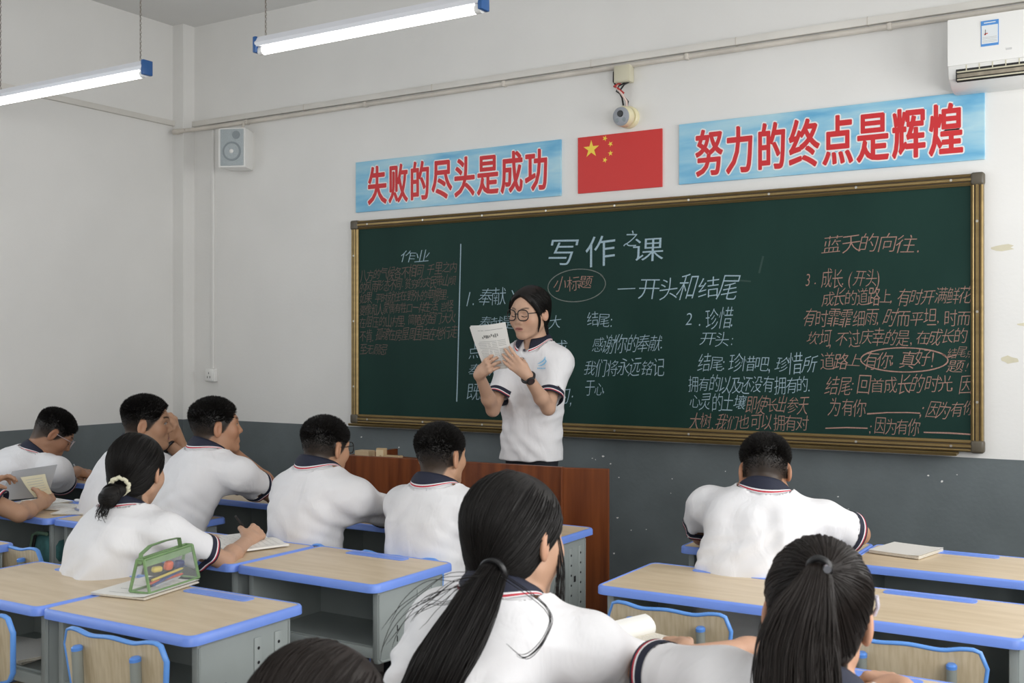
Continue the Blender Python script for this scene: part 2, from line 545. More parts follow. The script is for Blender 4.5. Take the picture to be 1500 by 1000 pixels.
def outlined(mb, ch, grow, x, z, w, h, y, m, cx=0.5, cz=0.38):
    """a character made bolder by a stroke of half-width grow (metres) round its outline"""
    vs, fs = glyph(ch, 0)
    pts = [((a - cx) * w + x, (b - cz) * h + z) for a, b in vs]
    mb.add([(p[0], y - .0006, p[1]) for p in pts], [f[::-1] for f in fs], m)
    cnt = {}
    lay = 0
    for f in fs:
        for i in range(len(f)):
            e = tuple(sorted((f[i], f[(i + 1) % len(f)])))
            cnt[e] = cnt.get(e, 0) + 1
    for (i, j), n in cnt.items():
        if n != 1: continue
        p, q = np.array(pts[i]), np.array(pts[j])
        dd = q - p; L = np.linalg.norm(dd)
        if L < 1e-7: continue
        nn = np.array([-dd[1], dd[0]]) / L * grow
        lay = (lay + 1) % 24
        yy = y - lay * .000022
        mb.add([(v[0], yy, v[1]) for v in (p + nn, q + nn, q - nn, p - nn)], [[0, 1, 2, 3]], m)
        yy -= .000011
        mb.add([(p[0] + grow * math.cos(k * math.pi / 4), yy, p[1] + grow * math.sin(k * math.pi / 4)) for k in range(8)], [list(range(8))], m)


def put(mb, ch, off, x, z, w, h, y, m, shear=0.0, rot=0.0, cx=0.5, cz=0.38):
    """one character centred at (x, z) on the wall plane y, em box w by h"""
    vs, fs = thin(ch, off)
    c, s_ = math.cos(rot), math.sin(rot)
    out = []
    for a, b in vs:
        p, q = (a - cx) * w, (b - cz) * h
        p += q * shear
        out.append((x + p * c - q * s_, y, z + p * s_ + q * c))
    mb.add(out, fs, m)


def banner(name, x0, x1, z0, z1, txt, tx0, tx1, label):
    root = empty(name, ((x0 + x1) / 2, 0, (z0 + z1) / 2))
    tag(root, label, 'banner')
    ox, oz = root.location.x, root.location.z
    MB().box((0, -0.006, 0), (x1 - x0, 0.012, z1 - z0), M_banner, 0.001).build('panel', root)
    a, b = MB(), MB()
    n = len(txt)
    step = (tx1 - tx0) / n
    for i, ch in enumerate(txt):
        x = tx0 + (i + .5) * step - ox
        outlined(b, ch, 0.0112, x, 2.474 - oz, step * 0.93, 0.245, -0.0124, M_charw)
        outlined(a, ch, 0.0046, x, 2.474 - oz, step * 0.93, 0.245, -0.0134, M_char)
    b.build('letter_outline', root)
    a.build('lettering', root)
    return root


banner('slogan_banner', 0.016, 1.459, 2.318, 2.626, '失败的尽头是成功', 0.105, 1.385, 'pale blue banner with red characters left of the red flag')
banner('slogan_banner', 2.152, 3.605, 2.325, 2.632, '努力的终点是辉煌', 2.235, 3.525, 'pale blue banner with red characters right of the flag, under the air conditioner')
fl = empty('flag_panel', (1.81, 0, 2.4725))
tag(fl, 'red flag panel with five yellow stars between the two banners', 'flag')
MB().box((0, -0.005, 0), (0.493, 0.010, 0.302), M_red, 0.001).build('panel', fl)


def star(mb, x, z, r, rot):
    pts = []
    for k in range(10):
        a = R(90) + rot + k * math.pi / 5
        rr = r if k % 2 == 0 else r * 0.382
        pts.append((x + rr * math.cos(a), -0.0107, z + rr * math.sin(a)))
    mb.add(pts + [(x, -0.0107, z)], [[k, (k + 1) % 10, 10] for k in range(10)], M_yellow)


u = 0.493 / 30
for (sx, sz, r, tx) in ((5, 5, 3, 0), (10, 8, 1, 1), (12, 6, 1, 1), (12, 3, 1, 1), (10, 1, 1, 1)):
    s = MB()
    X, Z = -0.2465 + sx * u, (sz) * u
    rot = 0 if not tx else math.atan2(5 - sz, 5 - sx) - R(90)
    star(s, X, Z, r * u, rot)
    s.build('star', fl)

# ------------------------------------------------------------------ the chalkboard
bd = empty('chalkboard', (1.80, 0, 1.645))
tag(bd, 'long green chalkboard covered with white and pink handwriting', 'chalkboard')
BX0, BX1, BZ0, BZ1 = 0.0, 3.603, 1.028, 2.262
ox, oz = 1.80, 1.645
MB().box(((BX0 + BX1) / 2 - ox, -0.014, 0), (BX1 - BX0 - 0.05, 0.02, BZ1 - BZ0 - 0.05), M_board).build('writing_surface', bd)
fr = MB()
w_ = 0.052
prof = [(0, -0.004), (0, -0.034), (0.006, -0.040), (0.012, -0.036), (0.017, -0.036), (0.02, -0.041), (0.030, -0.041), (0.033, -0.036), (0.038, -0.036), (0.042, -0.039), (w_, -0.030), (w_, -0.02)]
rows = []
for (cx_, cz_, sx_, sz_) in ((BX0, BZ0, 1, 1), (BX1, BZ0, -1, 1), (BX1, BZ1, -1, -1), (BX0, BZ1, 1, -1), (BX0, BZ0, 1, 1)):
    rows.append([(cx_ + sx_ * d - ox, y, cz_ + sz_ * d - oz) for d, y in prof])
for i in range(4):
    for k in range(len(prof) - 1):
        mm = M_golddark if k in (3, 7) else M_gold
        fr.add([rows[i][k], rows[i + 1][k], rows[i + 1][k + 1], rows[i][k + 1]], [[0, 1, 2, 3]], mm)
fo = fr.build('frame', bd)
def screw(x, z):
    MB().disc((x - ox, -0.0412, z - oz), 0.006, (0, -1, 0), M_screw, 10, 0.002).build('screw', bd)


for k in range(9):
    x = 0.13 + k * (3.34 / 8)
    for z in (BZ0 + 0.024, BZ1 - 0.024):
        screw(x, z)
for z in (1.25, 1.65, 2.05):
    for x in (BX0 + 0.024, BX1 - 0.024):
        screw(x, z)
for x, z in ((BX0, BZ1), (BX1, BZ1), (BX1, BZ0), (BX0, BZ0)):
    MB().box((x + (0.024 if x == BX0 else -0.024) - ox, -0.022, z + (0.024 if z == BZ0 else -0.024) - oz), (0.058, 0.046, 0.058), M_corner, 0.012, 3).build('corner_cap', bd, True)
MB().prism([(-0.02, 0.0), (-0.085, -0.004), (-0.09, 0.008), (-0.084, 0.012), (-0.075, 0.006), (-0.02, 0.01)], 'x', 0.02 - ox, 3.50 - ox, M_gold).build('chalk_ledge', bd).location.z = BZ0 - oz - 0.012

M_cw = mat('white_blue_chalk', (0.26, 0.38, 0.46), 0.9, col2=(0.42, 0.55, 0.62), scale=160, lo=.3, hi=.7)
M_cp = mat('pink_chalk', (0.28, 0.16, 0.13), 0.9, col2=(0.44, 0.26, 0.21), scale=160, lo=.3, hi=.7)
M_cd = mat('dull_pink_chalk', (0.14, 0.095, 0.085), 0.9, col2=(0.25, 0.15, 0.13), scale=160, lo=.3, hi=.7)
M_cg = mat('grey_chalk', (0.13, 0.15, 0.14), 0.9, col2=(0.20, 0.22, 0.20), scale=160)
YC = -0.0246
rw = random.Random(11)


def write(mb, txt, x0, y0, x1, y1, hpx, m, off=-0.014, shear=0.17, wf=1.12):
    """chalk line from pixel (x0,y0) to (x1,y1) (character centres run along it), character height in photo pixels"""
    a, b = onwall(x0, y0, YC), onwall(x1, y1, YC)
    h0 = abs(onwall(x0, y0 - hpx / 2)[2] - onwall(x0, y0 + hpx / 2)[2])
    n = len(txt)
    wts = [0.5 if c in ',.:;!()1 ' else 1.0 for c in txt]
    tot = sum(wts)
    acc = 0
    step = (b[0] - a[0]) / tot
    for c, w in zip(txt, wts):
        f = (acc + w / 2) / tot
        acc += w
        if c == ' ': continue
        p = a + (b - a) * f
        j = rw.uniform(.80, 1.16)
        small = c in ',.:;'
        w_em = step * (wf if w == 1 else .95) * rw.uniform(.92, 1.06)
        put(mb, c, off, p[0] + rw.uniform(-.003, .003), p[2] + rw.uniform(-.006, .006), max(w_em, h0 * .62) if not small and w == 1 else h0 * .8, h0 * 1.12 * j, YC + rw.uniform(-.0004, .0002), m,
            shear + rw.uniform(-.12, .14), rw.uniform(-.07, .10), 0.5 if w == 1 else 0.25)


def stroke(mb, pts, wpx, m, Z=330.0):
    P = [onwall(*p, YC) for p in pts]
    r = wpx / Z / 2
    L, Rr = [], []
    for i, p in enumerate(P):
        d = P[min(i + 1, len(P) - 1)] - P[max(i - 1, 0)]
        d = d / (np.linalg.norm(d) + 1e-9)
        nrm = np.array([-d[2], 0, d[0]])
        rr = r * rw.uniform(.8, 1.15)
        L.append((*(p + nrm * rr)[[0]], YC, (p + nrm * rr)[2]))
        Rr.append((*(p - nrm * rr)[[0]], YC, (p - nrm * rr)[2]))
    mb.grid([L, Rr], m)


def oval(mb, cx, cy, rx, ry, rot, wpx, m, gap=0.12):
    pts = []
    for k in range(41):
        a = gap + (2 * math.pi + 0.15) * k / 40 - 0.6
        g = 1 + 0.03 * math.sin(a * 2 + 1) + 0.02 * k / 40
        x, y = rx * g * math.cos(a), ry * g * math.sin(a)
        pts.append((cx + x * math.cos(rot) - y * math.sin(rot), cy + x * math.sin(rot) + y * math.cos(rot)))
    stroke(mb, pts, wpx, m)


def chalk(lines, extra=None):
    for k, l in enumerate(lines):
        mb = MB()
        write(mb, *l)
        if extra and k == len(lines) - 1: extra(mb)
        o = mb.build('chalk_writing', bd)
        for v in o.data.vertices: v.co.x -= ox; v.co.z -= oz


chalk([('写', 803, 370, 845, 367, 40, M_cw, -0.004), ('作', 858, 366, 900, 366, 44, M_cw, -0.004), ('之', 914, 352, 934, 350, 22, M_cw, -0.004), ('课', 928, 366, 972, 362, 42, M_cw, -0.004)])
chalk([('一', 905, 424, 930, 423, 22, M_cw), ('开头和结尾', 936, 424, 1084, 418, 34, M_cw, -0.012)])
chalk([('1.奉献', 682, 438, 741, 432, 28, M_cw)], lambda mb: stroke(mb, [(750, 425), (753, 432)], 2.2, M_cw))
chalk([('奉献是一种博大', 702, 473, 822, 470, 21, M_cw), ('点滴的付出汇成,', 686, 513, 842, 507, 21, M_cw), ('奉献如春风般温', 686, 541, 832, 537, 22, M_cw), ('既照亮了别人的;', 684, 571, 846, 581, 23, M_cw)])
chalk([('结尾:', 860, 467, 902, 469, 24, M_cw), ('感谢你的奉献.', 868, 504, 978, 502, 25, M_cw), ('我们将永远铭记', 856, 538, 974, 538, 24, M_cw), ('于心,', 858, 567, 892, 569, 21, M_cw)])
chalk([('2.珍惜.', 1006, 467, 1082, 465, 28, M_cw), ('开头:', 1026, 496, 1080, 497, 20, M_cw), ('结尾:珍惜吧,珍惜所', 1022, 531, 1196, 534, 26, M_cw), ('拥有的以及还没有拥有的.', 1008, 562, 1193, 564, 23, M_cw), ('心灵的土壤', 1010, 588, 1092, 589, 23, M_cw)])
chalk([('即使长出参天', 1094, 590, 1184, 594, 24, M_cp), ('大树,我们也可以拥有对', 1010, 617, 1184, 620, 23, M_cp)])
chalk([('作业', 588, 377, 630, 374, 20, M_cw)])
chalk([('八方的气候各不相同 千里之内', 527, 404, 670, 391, 18, M_cd, -0.016), ('的风雨形态不同.贫穷的灾民带山坝', 527, 421, 668, 410, 15, M_cd, -0.016), ('如果.平时就住在野外的草棚里.', 527, 437, 660, 430, 16, M_cd, -0.016),
       ('要像和人家偶有牲口一样生活.岂怪', 527, 454, 664, 447, 16, M_cd, -0.016), ('在阻压的山村里.简陋的窑门大火', 527, 473, 668, 464, 17, M_cd, -0.016), ('不肯.孤魂在房屋周围自在地行走', 527, 491, 670, 486, 19, M_cd, -0.016), ('至无顾忌', 527, 512, 568, 511, 15, M_cd, -0.016)])
mb = MB(); stroke(mb, [(675, 357), (674, 400), (673, 440), (672, 480), (671, 520), (670, 560), (669, 588)], 2.6, M_cw)
o = mb.build('chalk_line', bd)
for v in o.data.vertices: v.co.x -= ox; v.co.z -= oz
chalk([('小标题', 812, 417, 868, 411, 20, M_cp)], lambda mb: oval(mb, 845, 418, 41, 24, -0.13, 1.6, M_cg))
chalk([('蓝天的向往.', 1207, 358, 1356, 355, 28, M_cp)])


def right_extra(mb):
    oval(mb, 1325, 527, 62, 18, 0.0, 1.8, M_cp)
    stroke(mb, [(1386, 523), (1400, 520)], 1.6, M_cp)
    stroke(mb, [(1270, 606), (1300, 604), (1330, 604), (1348, 605)], 2.0, M_cp)
    stroke(mb, [(1209, 627), (1240, 626), (1271, 627)], 2.2, M_cp)
    stroke(mb, [(1353, 633), (1390, 634), (1422, 636)], 2.2, M_cp)


chalk([('3.成长.(开头)', 1180, 408, 1293, 407, 24, M_cp), ('成长的道路上,有时开满鲜花', 1205, 437, 1424, 432, 24, M_cp), ('有时霏霏细雨,时而平坦,时而', 1177, 465, 1422, 465, 23, M_cp), ('坎坷,不过庆幸的是,在成长的', 1183, 495, 1418, 493, 23, M_cp),
       ('道路上', 1202, 527, 1262, 528, 23, M_cp), ('有你,真好!', 1265, 527, 1374, 524, 26, M_cp), ('结尾点', 1388, 518, 1430, 515, 17, M_cp, -0.016), ('题!', 1388, 537, 1424, 535, 17, M_cp, -0.016),
       ('结尾:回首成长的时光,因', 1210, 564, 1427, 563, 25, M_cp), ('为有你', 1215, 596, 1268, 596, 25, M_cp), (';因为有你', 1350, 600, 1428, 599, 26, M_cp), (';因为有你', 1274, 624, 1347, 624, 24, M_cp)], right_extra)
# faint smears of wiped chalk
sm = MB()
for pts, w in (([(1112, 400), (1118, 375)], 3), ([(720, 600), (760, 603)], 2), ([(1075, 410), (1100, 412)], 3)):
    stroke(sm, pts, w, mat('chalk_smear', (0.03, 0.065, 0.056), 0.9) if not sm.mats else sm.mats[0])
o = sm.build('chalk_smear', bd)
for v in o.data.vertices: v.co.x -= ox; v.co.z -= oz
# ------------------------------------------------------------------ hanging lamps
def lamp(x0, x1, y, label=None, grp=None):
    root = empty('tube_lamp', ((x0 + x1) / 2, y, 2.83))
    tag(root, label, 'lamp', grp)
    L = x1 - x0
    MB().prism([(-0.026, 0.002), (0.026, 0.002), (0.032, 0.018), (0.018, 0.045), (-0.018, 0.045), (-0.032, 0.018)], 'x', -L / 2, L / 2, M_lampbody).build('batten', root)
    MB().tube([(-L / 2 + 0.02, 0, -0.014), (L / 2 - 0.02, 0, -0.014)], 0.0185, M_tube, 16).build('light_tube', root, True)
    for q in (-1, 1):
        e = MB().box((q * (L / 2 + 0.004), 0, 0.012), (0.02, 0.058, 0.072), M_lampblue, 0.004)
        e.tube([(q * (L / 2 - 0.03), 0, -0.014), (q * (L / 2 - 0.004), 0, -0.014)], 0.0195, M_white, 14)
        e.build('end_cap', root, True)
        c = MB()
        z, k = 0.045, 0
        while z < ZC - 2.83:
            a = (0.004, 0) if k % 2 else (0, 0.004)
            x = q * (L / 2 - 0.04)
            c.tube([(x - a[0], -a[1], z), (x + a[0], a[1], z + 0.011), (x + a[0], a[1], z + 0.016), (x - a[0], -a[1], z + 0.027), (x - a[0], -a[1], z)], 0.0017, M_chain, 4, False)
            z += 0.022; k += 1
        c.build('chain', root)
    return root


lamp(0.835, 2.03, -1.66, 'lit white tube lamp on chains, hanging above the standing person')
lamp(-1.12, 0.085, -1.66, 'lit white tube lamp on chains near the left wall and corner')
lamp(2.79, 3.99, -1.66, 'lit tube lamp out of view over the right front desks')
for y in (-4.2, -6.6):
    for x in (-1.12, 0.835, 2.79):
        lamp(x, x + 1.2, y, 'lit tube lamp hanging over the back rows', 'tube lamps over the back rows')

# ------------------------------------------------------------------ the lectern
LP = [(0.70, -0.995), (1.963, -0.898), (2.166, -0.838)]
LZ0, LZ1 = 0.17, 0.95
le = empty('lectern', (1.45, -0.7, 0.17))
tag(le, 'dark reddish wooden lectern in front of the standing person', 'lectern')
lo_ = Vector((1.45, -0.7, 0.17))


def lpanel(a, b, th, z0, z1, name, m=M_lect):
    a, b = Vector((*a, 0)), Vector((*b, 0))
    d = (b - a).normalized(); n = Vector((-d.y, d.x, 0))
    mid = (a + b) / 2 + n * th / 2
    ang = math.atan2(d.y, d.x)
    o = MB().box((0, 0, 0), ((b - a).length, th, z1 - z0), m, 0.003).build(name, le)
    o.location = Vector((mid.x, mid.y, (z0 + z1) / 2)) - lo_
    o.rotation_euler = (0, 0, ang)
    return o


lpanel(LP[0], LP[1], 0.02, 0.0, LZ1, 'front_panel')
lpanel(LP[1], LP[2], 0.02, 0.0, LZ1 - 0.002, 'wing_panel')
lpanel((0.70, -0.50), (0.70, -0.99), 0.02, LZ0, LZ1 - 0.01, 'side_panel')
MB().prism([(0.72, -0.973), (1.96, -0.875), (1.96, -0.80), (0.72, -0.62)], 'z', 0.90, 0.915, M_lect).build('top_ledge', le).location = -lo_
MB().prism([(0.72, -0.62), (1.90, -0.80), (1.90, -0.79), (0.72, -0.60)], 'z', LZ0, 0.915, M_lect).build('back_panel', le).location = -lo_
MB().tube([(LP[1][0] - 0.004, LP[1][1] - 0.002, LZ0), (LP[1][0] - 0.004, LP[1][1] - 0.002, LZ1)], 0.006, M_lect, 8).build('corner_trim', le).location = -lo_
# loose things on the lectern's ledge
o = MB().box((0, 0, 0.035), (0.052, 0.02, 0.07), M_oak, 0.002)
o.box((-0.006, -0.011, 0.032), (0.04, 0.004, 0.06), mat('pale_card', (0.62, 0.50, 0.32), .6), 0.001)
o.tube([(0, -0.014, 0.03), (0, -0.0145, 0.03)], 0.006, M_oak, 12)
tag(o.build('wooden_stand', loc=(0.925, -0.90, 0.9155), rz=R(14)), 'small upright tan wooden card stand on the lectern', 'stand')
o = MB().box((0, 0, 0.026), (0.085, 0.06, 0.052), mat('cardboard', (0.50, 0.38, 0.24), .7), 0.002)
tag(o.build('cardboard_box', loc=(0.805, -0.885, 0.9155), rz=R(5)), 'small tan cardboard box at the left end of the lectern', 'box')
o = MB().box((0, 0, 0.02), (0.09, 0.045, 0.036), M_oak, 0.003).box((0, 0, 0.003), (0.09, 0.045, 0.006), mat('eraser_felt', (0.2, 0.15, 0.1), .9))
tag(o.build('board_eraser', loc=(1.005, -0.91, 0.9155), rz=R(8)), 'brown board eraser right of the card stand on the lectern', 'eraser')

# ------------------------------------------------------------------ desks
DW, DD, DH = 0.615, 0.44, 0.75


def make_desk():
    d = empty('school_desk')
    MB().prism(rrect(DW - 0.022, DD - 0.022, 0.026), 'z', DH - 0.022, DH - 0.001, M_wood).build('table_top', d)
    prof = [(0.0, DH - 0.026), (-0.0005, DH - 0.006), (-0.004, DH - 0.001), (-0.009, DH + 0.0008), (-0.0115, DH + 0.0008), (-0.014, DH - 0.002), (-0.03, DH - 0.026), (0.0, DH - 0.026)]
    rows = [[(x, y, z) for x, y in rrect(DW + 2 * a, DD + 2 * a, 0.034 + a)] for a, z in prof]
    MB().grid(rows[::-1], M_blue, closed=True).build('edge_rim', d, True, angle=50)
    t = MB().prism(rrect(0.265, 0.05, 0.016, cy=DD / 2 - 0.050), 'z', DH - 0.004, DH + 0.0012, M_blue)
    t.prism(rrect(0.235, 0.026, 0.012, cy=DD / 2 - 0.050), 'z', DH - 0.004, DH + 0.0016, M_blue2)
    t.build('pen_tray', d)
    s = MB()
    y0, y1 = -0.17, 0.17
    s.box((0, y1 - 0.002, 0.615), (0.54, 0.004, 0.20), M_steel)
    s.box((0, (y0 + y1) / 2, 0.517), (0.54, y1 - y0, 0.006), M_steel)
    s.box((0, y0 + 0.004, 0.520), (0.54, 0.012, 0.034), M_steel, 0.004)
    s.box((0, y0 + 0.05, 0.522), (0.54, 0.010, 0.012), M_steel, 0.003)
    s.box((0, (y0 + y1) / 2, 0.718), (0.54, y1 - y0, 0.006), M_steel)
    s.build('book_shelf', d, True)
    poly = [(-0.175, 0.722), (-0.175, 0.50), (-0.168, 0.488), (-0.06, 0.482), (-0.03, 0.470), (-0.012, 0.445), (-0.008, 0.40), (-0.008, 0.22), (0.0, 0.20), (0.165, 0.20), (0.178, 0.215), (0.178, 0.722)]
    for q in (-1, 1):
        p = MB()
        p.prism(poly, 'x', q * 0.272 - 0.011, q * 0.272 + 0.011, M_steel, bev=0.005)
        xo = q * 0.283
        for yy in (0.045, 0.125):
            p.box((xo, yy, 0.455), (0.008, 0.030, 0.47), M_steel, 0.003)
        p.tube([(xo, -0.168, 0.71), (xo, -0.168, 0.505), (xo, -0.155, 0.494), (xo, -0.06, 0.488), (xo, -0.022, 0.47), (xo, -0.002, 0.43), (xo, -0.002, 0.225), (xo, 0.168, 0.212), (xo, 0.171, 0.71)], 0.004, M_steel, 6)
        sp_ = p.build('side_panel', d, True, angle=35)
        h = MB()
        for yy in (0.045, 0.125):
            for k in range(11):
                h.disc((xo + q * 0.0043, yy, 0.66 - k * 0.040), 0.0048, (q, 0, 0), M_hole, 8, 0.0006)
        for k in range(2):
            h.box((xo - q * 0.0003, -0.075, 0.585 - k * 0.035), (0.003, 0.004, 0.018), M_hole)
        h.box((xo + q * 0.0003, 0.082, 0.56), (0.002, 0.016, 0.024), M_hole, 0.0005)
        h.build('adjusting_hole', sp_)
        f = MB()
        f.box((q * 0.272, 0.085, 0.14), (0.018, 0.13, 0.22), M_steeld, 0.005)
        f.box((q * 0.272, -0.005, 0.028), (0.04, 0.40, 0.05), M_steeld, 0.012)
        for yy in (-0.20, 0.19):
            f.box((q * 0.272, yy, 0.022), (0.046, 0.05, 0.044), M_blue, 0.01)
        f.build('foot', d, True)
    MB().box((0, 0.10, 0.12), (0.52, 0.03, 0.03), M_steeld, 0.006).build('crossbar', d, True)
    return d


def make_chair():
    c = empty('school_chair')
    n = 24
    top = []
    for k in range(n + 1):
        u_ = -1 + 2 * k / n
        a = abs(u_)
        if a < 0.42: z = 0.7385 + 0.0025 * math.cos(math.pi * u_ / 0.42)
        else: z = 0.736 + 0.009 * (0.5 - 0.5 * math.cos(math.pi * min(1, (a - 0.42) / 0.33)))
        if a > 0.84: z -= 0.045 * (1 - math.sqrt(max(0, 1 - ((a - 0.84) / 0.16) ** 2)))
        top.append((0.187 * u_, z))
    bot = [(0.183, 0.64), (0.172, 0.585), (0.16, 0.562), (0.13, 0.55), (-0.13, 0.55), (-0.16, 0.562), (-0.172, 0.585), (-0.183, 0.64)]
    poly = top + bot

    def bend(x, z):
        return -0.205 - 0.10 * (z - 0.55) - 0.25 * (0.187 ** 2 - x * x) * 1.0 + 0.0
    vs = []
    pan = MB()
    fr_ = [(x, bend(x, z) - 0.006, z) for x, z in poly]
    bk_ = [(x, bend(x, z) + 0.006, z) for x, z in poly]
    n2 = len(poly)
    # strips so that the panel follows the bend
    f = MB()
    half = n + 1
    lowx = [0.187 * (-1 + 2 * k / n) for k in range(n + 1)]

    def lowz(x):
        a = abs(x)
        if a < 0.13: return 0.55
        return float(np.interp(a, [0.13, 0.16, 0.172, 0.183, 0.187], [0.55, 0.562, 0.585, 0.64, 0.70]))
    for s_ in (-1, 1):
        rows = []
        for j in range(5):
            rows.append([(x, bend(x, lowz(x) + (z - lowz(x)) * j / 4) + 0.006 * s_, lowz(x) + (z - lowz(x)) * j / 4) for x, z in top])
        pan.grid(rows if s_ < 0 else rows[::-1], M_woodv)
    pan.build('backrest', c, True)
    loop = [(x, bend(x, z), z) for x, z in top] + [(x, bend(x, lowz(x)), lowz(x)) for x in lowx[::-1][1:-1]]
    pts = [Vector(p) for p in loop]
    r = MB()
    N = len(pts)
    rows = []
    for i in range(N):
        t_ = (pts[(i + 1) % N] - pts[i - 1]).normalized()
        yv = Vector((0, 1, 0))
        b_ = t_.cross(yv).normalized()
        rows.append([tuple(pts[i] + yv * 0.0092 * math.cos(2 * math.pi * k / 8) + b_ * 0.0056 * math.sin(2 * math.pi * k / 8)) for k in range(8)])
    rows.append(rows[0])
    r.grid(rows, M_bluec, closed=True).build('backrest_rim', c, True, angle=80)
    for q in (-1, 1):
        u_ = MB()
        x = q * 0.108
        P = [(x, -0.16, 0.40), (x, -0.20, 0.45), (x, -0.226, 0.52), (x, -0.245, 0.60), (x, -0.250, 0.700)]
        u_.tube(P, 0.0155, M_steeld, 14, sx=0.8)
        up_ = u_.build('upright', c, True, angle=50)
        MB().tube([(x, -0.250, 0.698), (x, -0.2503, 0.706), (x, -0.2505, 0.710)], [0.0162, 0.0162, 0.0115], M_bluecap, 14, sx=0.82).build('end_cap', up_, True)
    MB().prism(rrect(0.37, 0.35, 0.05), 'z', 0.425, 0.440, M_wood, bev=0.003).build('seat', c, True)
    rows = [[(x, y, z) for x, y in rrect(0.37 + 2 * a, 0.35 + 2 * a, 0.05 + a)] for a, z in ((0.001, 0.422), (0.006, 0.426), (0.007, 0.433), (0.004, 0.441), (-0.004, 0.442))]
    MB().grid(rows[::-1], M_bluec, closed=True).build('seat_rim', c, True)
    for q in (-1, 1):
        l = MB()
        x = q * 0.15
        l.tube([(x, -0.14, 0.41), (x, 0.14, 0.41)], 0.012, M_steeld, 8)
        l.tube([(x, 0.02, 0.41), (x, 0.0, 0.04)], 0.018, M_steeld, 10)
        l.box((x, 0, 0.022), (0.036, 0.38, 0.04), M_steeld, 0.01)
        l.build('leg_frame', c, True)
    MB().box((0, 0.005, 0.16), (0.29, 0.025, 0.025), M_steeld, 0.005).build('crossbar', c, True)
    return c


# centre x, front edge y, label
DESKS = [
    (1.885, -3.28, 'empty-topped pale desk holding the clear pencil case, nearest in the left block'),
    (1.265, -3.285, 'pale desk left of the pencil case desk, with papers in its shelf'),
    (1.905, -2.55, 'clear pale desk with open empty shelf, behind the ponytailed person\'s left shoulder'),
    (1.285, -2.56, 'pale desk where the person with a cream hair tie is writing'),
    (1.985, -1.65, 'pale desk against the lectern, used by the short-haired boy with no glasses in the middle'),
    (1.365, -1.65, 'pale desk of the boy in glasses in front of the lectern'),
    (0.49, -2.25, 'pale desk behind the boy resting his chin, with two white buttons in its pen tray'),
    (-0.13, -2.27, 'pale desk where hands hold up a translucent grey sheet'),
    (0.44, -1.44, 'pale desk of the boy who rests his chin on his hand'),
    (-0.175, -1.44, 'pale desk of the boy raising his hand to his forehead'),
    (-0.93, -1.41, 'pale desk by the left wall under the boy bent over writing'),
    (0.275, -3.12, 'pale desk cut off by the left edge, only its blue corner showing'),
    (3.095, -2.18, 'clear pale desk right of the lectern, behind the boy seated alone'),
    (3.712, -2.18, 'clear pale desk at far right, with a bag in its shelf'),
    (3.055, -1.42, 'pale desk at which the boy on the right sits, facing the board'),
    (3.67, -1.42, 'pale desk at right carrying the closed white notebook'),
    (3.12, -3.09, 'pale desk under the open curling notebook of the low-ponytailed person'),
    (3.735, -3.075, 'pale desk in front of the high-ponytailed person, its blue edge at the bottom right'),
]
desk0 = make_desk()
for i, (x, y, lab) in enumerate(DESKS):
    d = desk0 if i == 0 else copy_tree(desk0)
    d.location = (x, y + DD / 2, 0)
    d.rotation_euler = (0, 0, [0.010, 0, -0.004, 0.005, 0.006, 0, 0.0, 0, 0, 0, 0, 0, 0.006, 0, 0, 0, 0, 0][i])
    tag(d, lab, 'desk', 'school desks with blue rims')
# centre x, backrest y, turn, label
CHAIRS = [
    (1.985, -3.345, 0.05, 'empty pale chair pushed under the pencil case desk'),
    (1.40, -3.37, 0.0, 'empty chair at the left edge with only its blue corner showing'),
    (3.095, -2.31, 0.03, 'empty chair under the desk right of the lectern'),
    (3.76, -2.32, 0.05, 'empty chair at far right under the desk with the bag in its shelf'),
    (0.57, -2.70, 0.0, 'empty chair at left behind the boy resting his chin'),
    (1.95, -2.085, 0.0, 'chair under the short-haired boy in the middle'),
    (1.42, -2.085, 0.0, 'chair under the boy in glasses by the lectern'),
    (0.62, -2.04, 0.0, 'chair under the boy resting his chin'),
    (0.12, -2.04, 0.0, 'chair under the boy raising his hand'),
    (-0.86, -1.93, 0.0, 'chair under the boy bent over by the left wall'),
    (1.31, -2.812, 0.0, 'chair under the person with the cream hair tie'),
    (-0.15, -2.72, 0.0, 'chair under the person reading the grey sheet'),
    (3.12, -1.708, 0.0, 'chair under the boy seated alone on the right'),
    (3.25, -3.62, 0.0, 'chair under the low-ponytailed person'),
    (3.80, -3.62, 0.0, 'chair under the high-ponytailed person'),
    (3.36, -4.33, 0.0, 'chair under the dark-haired person at the bottom edge'),
]
chair0 = make_chair()
for i, (x, y, a, lab) in enumerate(CHAIRS):
    c = chair0 if i == 0 else copy_tree(chair0)
    c.location = (x + 0.222 * -math.sin(a), y + 0.222 * math.cos(a), 0)
    c.rotation_euler = (0, 0, a)
    tag(c, lab, 'chair', 'school chairs with blue rims')
# ------------------------------------------------------------------ people: smooth bodies from blended distance fields
A = lambda *v: np.array(v, float)


def nrm(v):
    v = np.asarray(v, float)
    return v / (np.linalg.norm(v) + 1e-12)


